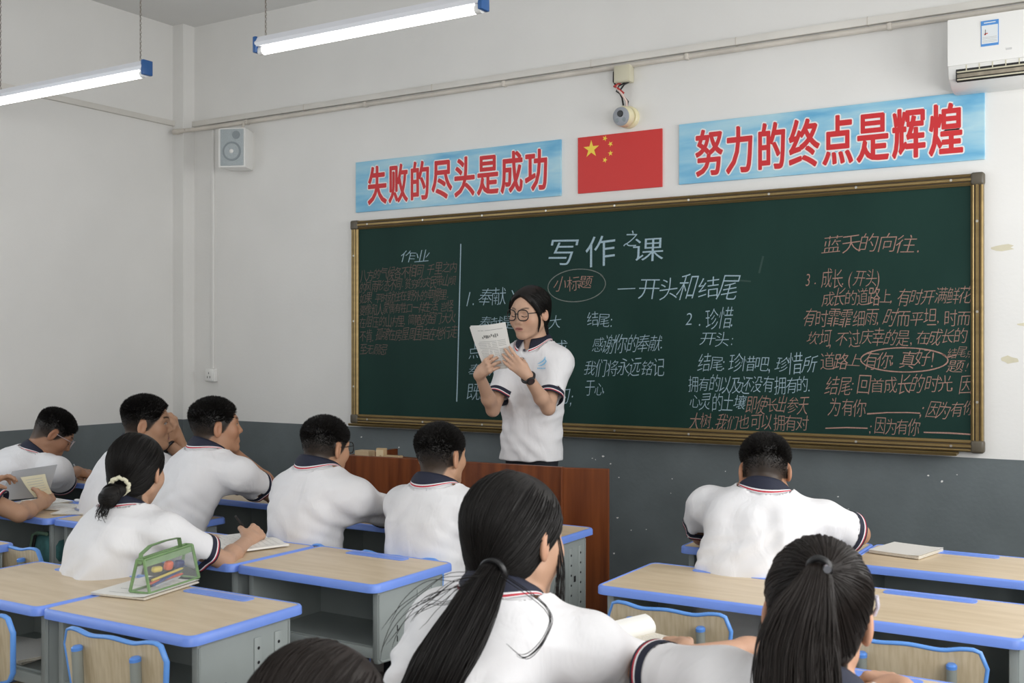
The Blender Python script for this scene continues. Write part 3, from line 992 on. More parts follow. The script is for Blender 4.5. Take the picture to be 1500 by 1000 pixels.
class Sdf:
    def __init__(s):
        s.p, s.post = [], None

    def add(s, fn, lo, hi, k=0.0, op='u'):
        s.p.append((fn, np.asarray(lo), np.asarray(hi), k, op))

    def cone(s, a, b, ra, rb, k=0.0, op='u'):
        a, b = np.asarray(a, float), np.asarray(b, float)
        ba = b - a
        L = max(ba @ ba, 1e-9)
        r = max(ra, rb)

        def fn(P):
            h = np.clip(((P - a) @ ba) / L, 0, 1)
            return np.linalg.norm(P - a - h[:, None] * ba, axis=1) - (ra + (rb - ra) * h)
        s.add(fn, np.minimum(a, b) - r, np.maximum(a, b) + r, k, op)

    def ell(s, c, r, M=None, k=0.0, op='u'):
        c, r = np.asarray(c, float), np.asarray(r, float)
        R_ = max(r)

        def fn(P):
            q = P - c
            if M is not None: q = q @ M
            k0 = np.linalg.norm(q / r, axis=1)
            k1 = np.linalg.norm(q / (r * r), axis=1) + 1e-9
            return k0 * (k0 - 1) / k1
        s.add(fn, c - R_, c + R_, k, op)

    def eval(s, P, mask=True):
        d = np.full(len(P), 0.09)
        for fn, lo, hi, k, op in s.p:
            if mask:
                m = k + 0.02
                ix = np.nonzero(np.all((P > lo - m) & (P < hi + m), axis=1))[0]
                if len(ix) == 0: continue
                b = fn(P[ix]); a = d[ix]
            else:
                ix = slice(None); b = fn(P); a = d if op != 'u' or True else d
            if op == 'u':
                if k > 0:
                    h = np.maximum(k - np.abs(a - b), 0) / k
                    r = np.minimum(a, b) - h * h * k / 4
                else: r = np.minimum(a, b)
            elif op == 's':
                b = -b
                if k > 0:
                    h = np.maximum(k - np.abs(a - b), 0) / k
                    r = np.maximum(a, b) + h * h * k / 4
                else: r = np.maximum(a, b)
            else:
                r = np.maximum(a, b)
            d[ix] = r
        if s.post is not None: d = s.post(P, d)
        return d

    def far(s, P):
        """true far distance for block culling"""
        d = np.full(len(P), 9.0)
        for fn, lo, hi, k, op in s.p:
            if op == 'u':
                d = np.minimum(d, fn(P) - k * 0.3)
        return d

    def grad(s, P, e=0.002):
        g = np.zeros_like(P)
        for i in range(3):
            dv = np.zeros(3); dv[i] = e
            g[:, i] = s.eval(P + dv, False) - s.eval(P - dv, False)
        return g / (np.linalg.norm(g, axis=1, keepdims=True) + 1e-9)

    def snap(s, P, target, it=4):
        P = np.array(P, float)
        for _ in range(it):
            d = s.eval(P, False)
            P = P - s.grad(P) * np.clip(d - target, -0.03, 0.03)[:, None]
        return P


def surface(sdf, h):
    """surface nets over the active blocks of the field"""
    lo = np.min([p[1] for p in sdf.p if p[4] == 'u'], axis=0) - 3 * h - 0.012
    hi = np.max([p[2] for p in sdf.p if p[4] == 'u'], axis=0) + 3 * h + 0.012
    B = 8
    nb = np.ceil((hi - lo) / (h * B)).astype(int)
    n = nb * B
    bi = np.stack(np.meshgrid(*[np.arange(k) for k in nb], indexing='ij'), -1).reshape(-1, 3)
    cen = lo + (bi + 0.5) * B * h
    dc = sdf.far(cen)
    act = bi[np.abs(dc) < B * h * 0.9 + 0.03]
    ins = bi[dc <= -(B * h * 0.9 + 0.03)]
    D = np.full(n, 0.09, np.float32)
    off = np.stack(np.meshgrid(*[np.arange(B)] * 3, indexing='ij'), -1).reshape(-1, 3)
    for b in ins:
        D[b[0] * B:b[0] * B + B, b[1] * B:b[1] * B + B, b[2] * B:b[2] * B + B] = -0.09
    for c0 in range(0, len(act), 400):
        idx = (act[c0:c0 + 400, None, :] * B + off[None]).reshape(-1, 3)
        D[idx[:, 0], idx[:, 1], idx[:, 2]] = sdf.eval(lo + idx * h)
    Sg = D < 0
    cnt = np.zeros(np.array(n) - 1, np.int8)
    cor = [(i, j, k) for i in (0, 1) for j in (0, 1) for k in (0, 1)]
    for i, j, k in cor:
        cnt += Sg[i:n[0] - 1 + i, j:n[1] - 1 + j, k:n[2] - 1 + k]
    cell = np.argwhere((cnt > 0) & (cnt < 8))
    V = np.stack([D[cell[:, 0] + i, cell[:, 1] + j, cell[:, 2] + k] for i, j, k in cor], 1).astype(float)
    acc = np.zeros((len(cell), 3)); w = np.zeros(len(cell))
    for a in range(8):
        for b in range(a + 1, 8):
            ca, cb = np.array(cor[a]), np.array(cor[b])
            if np.abs(ca - cb).sum() != 1: continue
            va, vb = V[:, a], V[:, b]
            m = (va < 0) != (vb < 0)
            t = np.where(m, va / np.where(m, va - vb, 1), 0)
            acc += np.where(m[:, None], ca + t[:, None] * (cb - ca), 0)
            w += m
    P = lo + (cell + acc / w[:, None]) * h
    ids = np.full(np.array(n) - 1, -1, np.int32)
    ids[cell[:, 0], cell[:, 1], cell[:, 2]] = np.arange(len(cell))
    Q = []
    for ax in range(3):
        u_, v_ = (ax + 1) % 3, (ax + 2) % 3
        sl0 = [slice(None)] * 3; sl1 = [slice(None)] * 3
        sl0[ax] = slice(0, -1); sl1[ax] = slice(1, None)
        s0, s1 = Sg[tuple(sl0)], Sg[tuple(sl1)]
        e = np.argwhere(s0 != s1)
        e = e[(e[:, u_] > 0) & (e[:, v_] > 0) & (e[:, u_] < n[u_] - 1) & (e[:, v_] < n[v_] - 1)]
        fl = s0[e[:, 0], e[:, 1], e[:, 2]]
        du = np.zeros(3, int); du[u_] = 1
        dv = np.zeros(3, int); dv[v_] = 1
        q = [ids[tuple((e - o).T)] for o in (du + dv, dv, 0 * du, du)]
        q = np.stack(q, 1)
        q[~fl] = q[~fl][:, ::-1]
        Q.append(q)
    Q = np.concatenate(Q)
    return P, Q[(Q >= 0).all(1)]


def mesh_obj(name, P, Q, mats, base, parent=None, col=None, mi=None, smooth=True):
    me = bpy.data.meshes.new(name)
    Q = np.asarray(Q, np.int32)
    k = Q.shape[1]
    me.vertices.add(len(P))
    me.vertices.foreach_set('co', (P - base).astype(np.float32).ravel())
    me.loops.add(Q.size)
    me.loops.foreach_set('vertex_index', Q.ravel())
    me.polygons.add(len(Q))
    me.polygons.foreach_set('loop_start', np.arange(0, Q.size, k, dtype=np.int32))
    me.polygons.foreach_set('loop_total', np.full(len(Q), k, np.int32))
    for m in (mats if isinstance(mats, list) else [mats]): me.materials.append(m)
    if mi is not None: me.polygons.foreach_set('material_index', np.asarray(mi, np.int32))
    me.polygons.foreach_set('use_smooth', np.full(len(Q), smooth, bool))
    me.update(calc_edges=True)
    if col is not None:
        ca = me.color_attributes.new('Col', 'FLOAT_COLOR', 'POINT')
        c4 = np.ones((len(P), 4), np.float32); c4[:, :3] = col
        ca.data.foreach_set('color', c4.ravel())
    me.validate()
    o = bpy.data.objects.new(name, me)
    COL.objects.link(o)
    if parent is not None: o.parent = parent
    else: o.location = base
    return o


def strand_mesh(P, r, sides=3):
    """P (N,M,3) paths, r (N,M) radii -> verts, quads"""
    N, M, _ = P.shape
    T = np.empty_like(P)
    T[:, 1:-1] = P[:, 2:] - P[:, :-2]; T[:, 0] = P[:, 1] - P[:, 0]; T[:, -1] = P[:, -1] - P[:, -2]
    T /= np.linalg.norm(T, axis=2, keepdims=True) + 1e-9
    ref = nrm_rows(np.cross(T[:, 1], T[:, -2]) + np.cross(T[:, M // 2], A(.31, .47, .83)) * .03)[:, None]
    U = np.cross(T, ref); U /= np.linalg.norm(U, axis=2, keepdims=True) + 1e-9
    Vv = np.cross(T, U)
    ang = np.arange(sides) * 2 * np.pi / sides
    X = P[:, :, None] + r[:, :, None, None] * (np.cos(ang)[:, None] * U[:, :, None] + np.sin(ang)[:, None] * Vv[:, :, None])
    verts = X.reshape(-1, 3)
    i = np.arange(N)[:, None, None]; j = np.arange(M - 1)[None, :, None]; k = np.arange(sides)[None, None, :]
    k2 = (k + 1) % sides
    f = lambda jj, kk: (i * M + jj) * sides + kk
    q = np.stack([f(j, k), f(j, k2), f(j + 1, k2), f(j + 1, k)], -1).reshape(-1, 4)
    return verts, q


def rotm(yaw, pitch, roll):
    """columns: right, forward, up. yaw to the left of +y, pitch up, roll to the right"""
    Rz = Matrix.Rotation(R(yaw), 3, 'Z'); Rx = Matrix.Rotation(R(pitch), 3, 'X'); Ry = Matrix.Rotation(R(roll), 3, 'Y')
    return np.array(Rz @ Rx @ Ry)


def head_field(s, H, M, hs, fem, skin_only=True):
    def w(p): return H + M @ (np.asarray(p, float) * hs)

    def E(c, r, k, op='u', Rr=None): s.ell(w(c), np.asarray(r) * hs, M if Rr is None else M @ Rr, k, op)

    def Cn(a, b, ra, rb, k, op='u'): s.cone(w(a), w(b), ra * hs, rb * hs, k, op)
    E((0, -.014, .034), (.0745, .093, .083), 0)
    E((0, .02, .01), (.066, .07, .085), .03)
    E((0, .030, -.040), (.056 + .004 * fem, .058, .070), .03)
    jw = .050 if fem else .054
    for q in (-1, 1):
        Cn((q * jw, -.005, -.055), (q * .014, .068, -.096), .018, .016, .03)
        E((q * .038, .058, -.022 - .004 * fem), (.025 + .003 * fem, .022 + .002 * fem, .024 + .003 * fem), .025 + .015 * fem)
        Cn((q * .012, .083 - .006 * fem, .026), (q * .05, .064 - .004 * fem, .024), .010, .010, .02)
        E((q * .031, .095 + .003 * fem, .006), (.016, .012, .011), .012, 's')
        E((q * .031, .0725, .006), (.0135, .0125, .0115), .004)
    E((0, .074, -.094), (.017, .014, .013), .02)
    Cn((0, .083 - .004 * fem, .016), (0, .1035 - .007 * fem, -.026), .0085, .0115 - .001 * fem, .014)
    for q in (-1, 1): E((q * .0125, .092, -.032), (.0085, .010, .0075), .008)
    E((0, .080, -.062), (.026, .014, .016), .015 + .012 * fem)
    Cn((-.018, .087, -.0575), (.018, .087, -.0575), .0062, .0062, .006)
    Cn((-.014, .088, -.0685), (.014, .088, -.0685), .0070, .0070, .006)
    E((0, .100, -.0632), (.022, .008, .0014), .003, 's')
    for q in (-1, 1):
        Rr = np.array(Matrix.Rotation(R(24 * q), 3, 'Z') @ Matrix.Rotation(R(-10), 3, 'X'))
        E((q * .079, -.010, -.004), (.0095, .020, .0325), .008, 'u', Rr)
        E((q * .0875, -.005, -.001), (.0065, .0115, .020), .004, 's', Rr)


def hand(s, Wp, d, n, side, sc, curls, spread=0.0, thumb=(0.65, 0.7, 0.35), tc=25):
    """Wp wrist, d wrist->knuckles, n palm facing, side 'L'/'R'"""
    d = nrm(d); n = np.asarray(n, float); n = nrm(n - d * (n @ d))
    t = np.cross(d, n) * (1 if side == 'R' else -1)
    out = {}
    offs = [.030, .0105, -.010, -.028]
    lens = [.068, .076, .070, .054]
    plen = [.088, .090, .086, .078]
    for i in range(4):
        a = Wp + (d * 0.012 + t * offs[i] * .62) * sc
        b = Wp + (d * plen[i] + t * offs[i]) * sc
        s.cone(a, b, .0135 * sc, .0110 * sc, .013 * sc)
    s.cone(Wp - d * .01 * sc, Wp + d * .03 * sc, .024 * sc * .93, .021 * sc, .02 * sc)
    for i in range(4):
        p = Wp + (d * plen[i] + t * offs[i]) * sc
        dd = nrm(d + t * spread * (1.5 - i) / 1.5)
        ang = 0
        r = [.0088, .0082, .0074, .0064]
        cs = curls[i] if isinstance(curls[0], (tuple, list)) else curls
        for j, fr in enumerate((.46, .30, .24)):
            ang += R(cs[j])
            v = dd * math.cos(ang) + n * math.sin(ang)
            q = p + v * lens[i] * fr * sc
            s.cone(p, q, r[j] * sc, r[j + 1] * sc, .004 * sc if j else .008 * sc)
            p = q
        out[i] = p
    p = Wp + (d * .022 + t * .024) * sc
    dd = nrm(d * thumb[0] + t * thumb[1] + n * thumb[2])
    s.cone(Wp + d * .015 * sc, p + dd * .02 * sc, .015 * sc, .0145 * sc, .015 * sc)
    r = [.0135, .0108, .0096, .0078]
    for j, L in enumerate((.042, .031, .025)):
        if j:
            ax = nrm(np.cross(dd, np.cross(dd, n * .6 - t * .8)))
            dd = nrm(dd * math.cos(R(tc)) - ax * math.sin(R(tc)))
        q = p + dd * L * sc
        s.cone(p, q, r[j] * sc, r[j + 1] * sc, .008 * sc)
        p = q
    out['thumb'] = p
    out['palm'] = Wp + d * .06 * sc + n * .012 * sc
    return out


CURL = dict(flat=(8, 12, 8), relax=(22, 30, 18), pen=[(38, 52, 20), (45, 60, 30), (58, 75, 40), (62, 80, 40)], fist=(62, 85, 45), hold=[(20, 35, 20), (26, 38, 22), (32, 42, 25), (38, 45, 25)], cheek=(30, 40, 25), touch=(35, 45, 25))

M_hair = mat('black_hair', (0.0085, 0.0072, 0.0066), 0.50, spec=0.28)
M_hairb = mat('dark_brown_hair', (0.0125, 0.0085, 0.0068), 0.46, spec=0.32)
M_skin = vmat('skin', 0.48, bump=0.05, bscale=260, spec=0.35)
M_trouser = mat('navy_trousers', (0.012, 0.013, 0.02), 0.8, bump=0.1, bscale=300)
M_shoe = mat('grey_shoe', (0.2, 0.2, 0.2), 0.6)
M_frame = mat('black_spectacle_frame', (0.008, 0.008, 0.009), 0.25)
M_pinkfr = mat('translucent_spectacle_frame', (0.5, 0.42, 0.44), 0.2)


def shirt_mat():
    m = mat('white_polo_cotton', (0.79, 0.785, 0.80), 0.8, spec=0.15)
    nt = m.node_tree
    b = nt.nodes['Principled BSDF']
    tc = nt.nodes.new('ShaderNodeTexCoord')
    n1 = nt.nodes.new('ShaderNodeTexNoise'); n1.inputs['Scale'].default_value = 14; n1.inputs['Detail'].default_value = 3; n1.inputs['Distortion'].default_value = 0.8
    n2 = nt.nodes.new('ShaderNodeTexNoise'); n2.inputs['Scale'].default_value = 700
    mp = nt.nodes.new('ShaderNodeMapping'); mp.inputs['Scale'].default_value = (1, 1, 0.45); mp.inputs['Rotation'].default_value = (0.2, 0.5, 0)
    nt.links.new(tc.outputs['Object'], mp.inputs['Vector'])
    nt.links.new(mp.outputs[0], n1.inputs['Vector'])
    nt.links.new(tc.outputs['Object'], n2.inputs['Vector'])
    b1 = nt.nodes.new('ShaderNodeBump'); b1.inputs['Strength'].default_value = 0.35; b1.inputs['Distance'].default_value = 0.02
    b2 = nt.nodes.new('ShaderNodeBump'); b2.inputs['Strength'].default_value = 0.12; b2.inputs['Distance'].default_value = 0.003
    nt.links.new(n1.outputs['Fac'], b1.inputs['Height'])
    nt.links.new(n2.outputs['Fac'], b2.inputs['Height'])
    nt.links.new(b1.outputs['Normal'], b2.inputs['Normal'])
    nt.links.new(b2.outputs['Normal'], b.inputs['Normal'])
    return m


M_shirt = shirt_mat()


def sstep(a, b, x):
    t = np.clip((x - a) / (b - a), 0, 1)
    return t * t * (3 - 2 * t)


HL_F = ([-.12, -.09, -.06, -.035, -.01, .01, .03, .055, .075, .095], [-.075, -.05, -.036, -.022, .012, .034, .050, .066, .078, .082])
HL_M = ([-.12, -.085, -.06, -.03, -.02, -.005, .01, .03, .055, .075, .095], [-.30, -.10, -.062, -.036, .012, .026, .034, .044, .066, .078, .082])


def hairline(p, fem):
    """>0 outside the hair area (local head metres)"""
    a, b = HL_F if fem else HL_M
    z = p[:, 2] + (.62 * np.abs(p[:, 0]) - .028 if fem else 5 * p[:, 0] ** 2 - .006) * (p[:, 1] > .03) * np.clip((p[:, 2] - .0) / .03, 0, 1)
    return p[:, 1] - np.interp(z, a, b)


def person(label, H, face, P, by, armL, armR, fem=False, hs=1.0, sw=.165, wid=1.0, hair='crew', tone=(0.52, 0.315, 0.205), vox=.0034, bulge=.03, skin_lips=(0.43, 0.19, 0.15), eyes='open', stand=None,
           glasses=None, extra=None, seed=1, slv=.62, knees=True, neck=None, group=None, shirtvox=.0065, fold=.0055, hairmat=None, nup=.035, shfwd=(0, 0), shup=(0, 0)):
    rg = np.random.RandomState(seed)
    H, P = np.asarray(H, float), np.asarray(P, float)
    Mh = rotm(*face)
    Bm = rotm(by, 0, 0)
    lat, fwd, up = Bm[:, 0], Bm[:, 1], A(0, 0, 1)
    bh = lambda p: H + Mh @ (np.asarray(p, float) * hs)
    N = H + (0.45 * (Mh @ A(0, -.035, -.145)) + 0.55 * (Bm @ A(0, -.045, -.145))) * hs if neck is None else np.asarray(neck, float)
    N = N + A(0, 0, nup)
    nb = nrm(N - P)
    base = A(P[0], P[1], 0.17 if stand else 0)
    asc = .88 if fem else 1.0
    SH = {}
    for sd, q, i in (('L', -1, 0), ('R', 1, 1)):
        SH[sd] = N + lat * q * sw * wid - up * (.062 + .75 * nup - shup[i]) - fwd * (.0 - shfwd[i])
    arms = {'L': armL, 'R': armR}

    # spine of the torso
    ss = np.linspace(0, 1, 15)
    back = -fwd
    cs = P[None] + (N - P)[None] * ss[:, None] + back[None] * (bulge * np.sin(np.pi * ss ** .85))[:, None]
    wa = np.interp(ss, [0, .2, .45, .7, .85, .95, 1], [.158, .150, .148, .160, .158, .108, .052]) * wid * (.93 if fem else 1.0)
    wb = np.interp(ss, [0, .2, .45, .7, .85, .95, 1], [.112, .104, .104, .110, .096, .072, .056]) * (.95 if fem else 1.0)
    ax = nb; Ltot = np.linalg.norm(N - P)
    latn = nrm(lat - ax * (lat @ ax)); dep = np.cross(ax, latn)

    def loft(s, ga, gb, k, lo_s=-.03):
        def fn(X):
            t = np.clip(((X - P) @ ax) / Ltot, lo_s, 1.0)
            c = np.stack([np.interp(t, ss, cs[:, i]) for i in range(3)], 1)
            tt = ((X - P) @ ax) / Ltot
            e = np.where(tt > 1, (tt - 1) * Ltot, np.where(tt < lo_s, (lo_s - tt) * Ltot, 0))
            a = np.interp(t, ss, wa) + ga; b = np.interp(t, ss, wb) + gb
            u_ = np.abs((X - c) @ latn) / a; v_ = np.abs((X - c) @ dep) / b
            f = (u_ ** 2.5 + v_ ** 2.5 + 1e-9) ** .4
            d2 = (f - 1) * np.minimum(a, b) * np.where(f < 1, 1.0, np.clip(np.sqrt(a / b), 1, 1.3))
            return np.where(e > 0, np.sqrt(np.maximum(d2, 0) ** 2 + e ** 2), d2)
        m = max(wa) + .05
        s.add(fn, np.min(cs, 0) - m, np.max(cs, 0) + m, k)

    # ---- body
    b = Sdf()
    head_field(b, H, Mh, hs, fem)
    nr = (.046 if fem else .0505) * hs
    b.cone(bh((0, -.022, -.055)), N + nb * .0, nr, nr * 1.06, .025)
    b.cone(bh((0, -.045, -.02)), N - fwd * .01, nr * .8, nr, .03)
    loft(b, -.025, -.022, .05)
    b.cone(N + fwd * .004, N + fwd * .038 - up * .055, nr * .95, nr * .95, .03)
    tips = {}
    for sd in 'LR':
        a = arms[sd]; S0 = SH[sd]
        el, wr = np.asarray(a['el'], float), np.asarray(a['wr'], float)
        b.cone(N + (S0 - N) * .35, S0, .042, .046 * asc, .04)
        b.cone(S0, el, .046 * asc, .036 * asc, .03)
        f3 = el + (wr - el) * .32 
        b.cone(el, f3, .036 * asc, .0375 * asc, .015)
        b.cone(f3, wr, .0375 * asc, .0255 * asc, .02)
        tips[sd] = hand(b, wr, a['d'], a['n'], sd, a.get('sc', .93 if fem else .98), CURL[a.get('curl', 'relax')], a.get('spread', .1), a.get('thumb', (.65, .7, .35)), a.get('tc', 22))
        tips[sd]['up'] = np.linalg.norm(el - S0); tips[sd]['fo'] = np.linalg.norm(wr - el)
    print('arm', label[:30], {k: (round(v['up'], 3), round(v['fo'], 3)) for k, v in tips.items()}, 'torso', round(Ltot, 3))
    V, Q = surface(b, vox)
    L = (V - H) @ Mh / hs
    col = np.tile(A(*tone), (len(V), 1))
    inhead = (np.linalg.norm(L - A(0, 0, 0), axis=1) < .16)
    x, y, z = np.abs(L[:, 0]), L[:, 1], L[:, 2]
    red = A(*tone) * A(1.08, .88, .82)

    def mixc(mask, c):
        m_ = np.clip(mask, 0, 1)[:, None]
        col[:] = col * (1 - m_) + np.asarray(c) * m_
    hd = inhead.astype(float)
    mixc(hd * .55 * np.exp(-(((x - .045) / .022) ** 2 + ((z + .022) / .022) ** 2)) * (y > .03), red)
    mixc(hd * .5 * (x > .076) * (y < .02) * (y > -.04), red)
    lip = 1 - ((x / .024) ** 2 + ((z + .063 + .06 * x * 0) / .0115) ** 2)
    mixc(hd * (y > .07) * sstep(0, .35, lip), skin_lips)
    mixc(hd * (y > .08) * (x < .021) * (np.abs(z + .0632) < .0016), A(.16, .05, .05))
    bz = .0285 + .006 * np.sin(np.clip((x - .012) / .04, 0, 1) * np.pi * .8)
    mixc(hd * (y > .045) * sstep(.010, .016, x) * (1 - sstep(.046, .053, x)) * (1 - sstep(.0022, .005, np.abs(z - bz))) * (.75 if fem else .92), A(.02, .014, .012))
    if eyes == 'open':
        e = ((x - .031) / .0145) ** 2 + ((z - .0055) / .0056) ** 2
        mixc(hd * (y > .05) * (e < 1.0), A(.55, .52, .5))
        ir = ((L[:, 0] - np.sign(L[:, 0]) * .031) ** 2 + (z - .006) ** 2) ** .5
        mixc(hd * (y > .05) * (e < 1.05) * (ir < .0062), A(.012, .008, .007))
        mixc(hd * (y > .05) * (np.abs(e - 1.15) < .35) * (z > .006), A(.02, .014, .012))
    else:
        zl = -.0015 - .004 * (1 - ((x - .031) / .015) ** 2)
        mixc(hd * (y > .05) * (np.abs(x - .031) < .0155) * (1 - sstep(.0012, .003, np.abs(z - zl))), A(.02, .013, .012))
    g = hairline(L, fem)
    dark = A(.012, .0095, .008)
    if hair == 'crew':
        fade = np.clip((z + .105 + .05 * np.clip(-y - .03, 0, .1)) / .150, 0, 1) ** .85
        f_ = (hd * (1 - sstep(-.008, .008, g)) * fade * (x < .0765) * (z > -.105))[:, None]
        col[:] = col ** (1 - f_) * dark ** f_
    else:
        mixc(hd * (1 - sstep(-.004, .004, g)) * (x < .075), dark)
    root = mesh_obj('person', V, Q, M_skin, base, None, col)
    tag(root, label, 'person', group)

    # ---- shirt
    s = Sdf()
    loft(s, .006 if not stand else .014, .008 if not stand else .014, .03, -.10 if not stand else -.35)
    s.cone(N - nb * .055 - fwd * .003, N - nb * .034, .070, .058, .05)
    cuffs = {}
    for sd, q in (('L', -1), ('R', 1)):
        S0 = SH[sd]; el = np.asarray(arms[sd]['el'], float)
        d = nrm(el - S0); Lu = np.linalg.norm(el - S0)
        s.cone(N - nb * .03 + (S0 - N) * .15, S0 + (N - S0) * .12, .052, .056 * (.93 if fem else 1), .10)
        end = S0 + d * max(Lu * slv, .12)
        ra, rb = (.056, .068) if not fem else (.049, .063)

        def slf(X, S0=S0, end=end, d=d, ra=ra, rb=rb):
            ba = end - S0
            tt = (X - S0) @ ba / (ba @ ba)
            h = np.clip(tt, 0, 1.5)
            dd = np.linalg.norm(X - S0 - h[:, None] * ba, axis=1) - (ra + (rb - ra) * h)
            return np.maximum(dd, (X - end) @ d)
        s.add(slf, np.minimum(S0, end) - .09, np.maximum(S0, end) + .09, .085)
        cuffs[sd] = (S0, end, d, rb)
    for sd in 'LR':
        S0, end, d, rb = cuffs[sd]
        c0 = end - d * .008
        s.cone(c0, end + d * .06, rb - .006, rb - .004, .0, 's')
    un0 = nrm(nb * .6 + up * .4)
    un = un0
    ln = nrm(lat - un * (lat @ un)); fn_ = np.cross(un, ln)
    C0 = N - un * .006

    def flange(cs_, sn_):
        bk = (1 - cs_) / 2
        fr = np.maximum(0, cs_) ** 2
        r0 = nr * (1.10 + .10 * np.abs(cs_)) + .004
        hb = .014 + .034 * bk
        wdt = .031 - .003 * bk + .028 * fr
        he = -(.010 - .024 * sn_ ** 2 + .044 * fr)
        return r0, hb, wdt, he

    def neckcut(X):
        q = X - C0
        h_ = q @ un; x_ = q @ ln; y_ = q @ fn_
        r = np.sqrt(x_ ** 2 + y_ ** 2) + 1e-9
        r0, hb, wdt, he = flange(y_ / r, x_ / r)
        t = np.clip((r - r0 - .006) / (wdt - .006), 0, 1)
        hc = hb + .004 + (he - hb - .004) * t
        return np.maximum(r - (r0 + wdt) - .006, (hc - .010 - h_) * .6)
    s.add(neckcut, N - .16, N + .20, .002, 's')
    s.cone(N + fwd * .03 + up * .03, N + fwd * .125 - up * .065, .036, .006, .01, 's')
    if stand:
        hem = stand['hem']
        s.add(lambda X: hem - X[:, 2], A(-9, -9, -9), A(9, 9, 9), 0, 'i')
    ph = rg.uniform(0, 6.28, 12)

    def post(X, d):
        q = (X - P)
        u_, v_, w_ = q @ latn, q @ dep, q @ ax
        wob = np.sin(14 * u_ + 9 * w_ + ph[0]) + .6 * np.sin(23 * w_ - 11 * u_ + 8 * v_ + ph[7])
        n = np.sin(38 * u_ + 21 * w_ + 2.0 * wob + ph[1]) * .55
        n += np.sin(62 * u_ - 34 * w_ + 2.4 * np.sin(17 * w_ + 9 * v_ + ph[2]) + ph[3]) * .42 * (.6 + .4 * np.sin(13 * w_ + ph[8]))
        n += np.sin(-58 * w_ + 66 * u_ + 1.8 * wob + 30 * v_ + ph[5]) * .30 * (.5 + .5 * np.sin(16 * u_ + ph[9]))
        n += np.sin(95 * w_ + 30 * u_ + 2.5 * np.sin(20 * w_ - 14 * u_ + ph[6]) + 40 * v_) * .22 * (.5 + .5 * np.sin(11 * w_ + 7 * u_ + ph[10]))
        amp = fold * (1.15 - .95 * sstep(.65, .95, w_ / Ltot))
        return d + amp * n
    s.post = post
    V2, Q2 = surface(s, shirtvox)
    mesh_obj('shirt', V2, Q2, M_shirt, base, root)

    # ---- collar
    ang = np.linspace(R(16), R(344), 60)
    rows, ts = [], [0, .16, .30, .45, .58, .70, .775, .84, .845, .915, .92, .97]
    inner = []
    for th in ang:
        c, s_ = math.cos(th), math.sin(th)
        dr = fn_ * c + ln * s_
        r0, hb, wdt, he = flange(c, s_)
        inner.append((C0 + dr * r0 + un * (-.02), C0 + dr * r0 + un * hb))
        top = C0 + dr * (r0 + .006) + un * (hb + .004)
        endp = C0 + dr * (r0 + wdt) + un * he
        rows.append([top + (endp - top) * t + (dr + un) * .0035 * math.sin(math.pi * t) for t in ts])
    rows = np.array(rows)
    inn = np.array(inner)
    full = np.concatenate([inn, rows], 1)
    nI, nJ = full.shape[:2]
    Vc = full.reshape(-1, 3)
    i, j = np.meshgrid(np.arange(nI - 1), np.arange(nJ - 1), indexing='ij')
    qc = np.stack([i * nJ + j, i * nJ + j + 1, (i + 1) * nJ + j + 1, (i + 1) * nJ + j], -1).reshape(-1, 4)
    tmid = [0, 0] + [(ts[k] + ts[k + 1]) / 2 for k in range(len(ts) - 1)]
    mi = np.array([0 if t < .775 else (2 if t < .84 else (1 if t < .918 else 2)) for t in tmid])[j.ravel()]
    co_ = mesh_obj('collar', Vc, qc, [M_navy, M_rline, M_wline], base, root, None, mi)
    sm_ = co_.modifiers.new('thickness', 'SOLIDIFY'); sm_.thickness = .0025; sm_.offset = 0

    # ---- cuffs
    for sd in 'LR':
        S0, end, d, rb = cuffs[sd]
        e1 = nrm(np.cross(d, A(0.3, 0.5, 1))); e2 = np.cross(d, e1)
        th = np.linspace(0, 2 * np.pi, 40, endpoint=False)
        rings = [-.030, -.012, -.0118, -.0075, -.0073, -.003, -.0028, .003]
        full = []
        for k, a_ in enumerate(rings):
            ring = end[None] + d[None] * a_ + (np.cos(th)[:, None] * e1 + np.sin(th)[:, None] * e2) * (rb + .001)
            ring2 = s.snap(ring - d[None] * max(0, a_ + .008), .0018, 3)
            ring = ring2 + d[None] * ((ring - ring2) @ d)[:, None]
            full.append(ring)
        full.append(full[-1] + 0); 
        cen = end + d * .003
        full[-1] = cen[None] + (full[-2] - cen[None]) * .92
        full.append(cen[None] - d[None] * .03 + (full[-2] - cen[None]) * .90)
        full = np.array(full)
        nI, nJ = full.shape[:2]
        i, j = np.meshgrid(np.arange(nI - 1), np.arange(nJ), indexing='ij')
        j2 = (j + 1) % nJ
        qc = np.stack([i * nJ + j, i * nJ + j2, (i + 1) * nJ + j2, (i + 1) * nJ + j], -1).reshape(-1, 4)
        mi = np.array([0, 0, 2, 2, 1, 1, 0, 0, 0])[i.ravel()]
        mesh_obj('cuff', full.reshape(-1, 3), qc, [M_navy, M_rline, M_wline], base, root, None, mi)

    # ---- trousers and shoes
    t = Sdf()
    hipw = .095 * (1 if not fem else .95)
    for q in (-1, 1):
        h0 = P + lat * q * hipw * (.72 if stand else .9)
        if stand:
            kn = h0 + A(0, 0, -(P[2] - .17) * .48) + lat * q * .005; an = A(kn[0], kn[1], .17 + .06) + lat * q * .005
            t.cone(h0, kn, .070, .066, .03); t.cone(kn, an, .066, .058, .03)
        else:
            kn = h0 + fwd * .40 + A(0, 0, .0) + lat * q * .03; kn[2] = .475
            h0 = A(h0[0], h0[1], .525)
            an = kn + fwd * -.02; an[2] = .08
            t.cone(h0, kn, .078, .062, .03); t.cone(kn, an, .060, .05, .03)
        sh = Sdf()
        toe = an + fwd * .15; 
        sh.cone(A(an[0], an[1], base[2] + .05), A(toe[0], toe[1], base[2] + .036), .048, .036, .0)
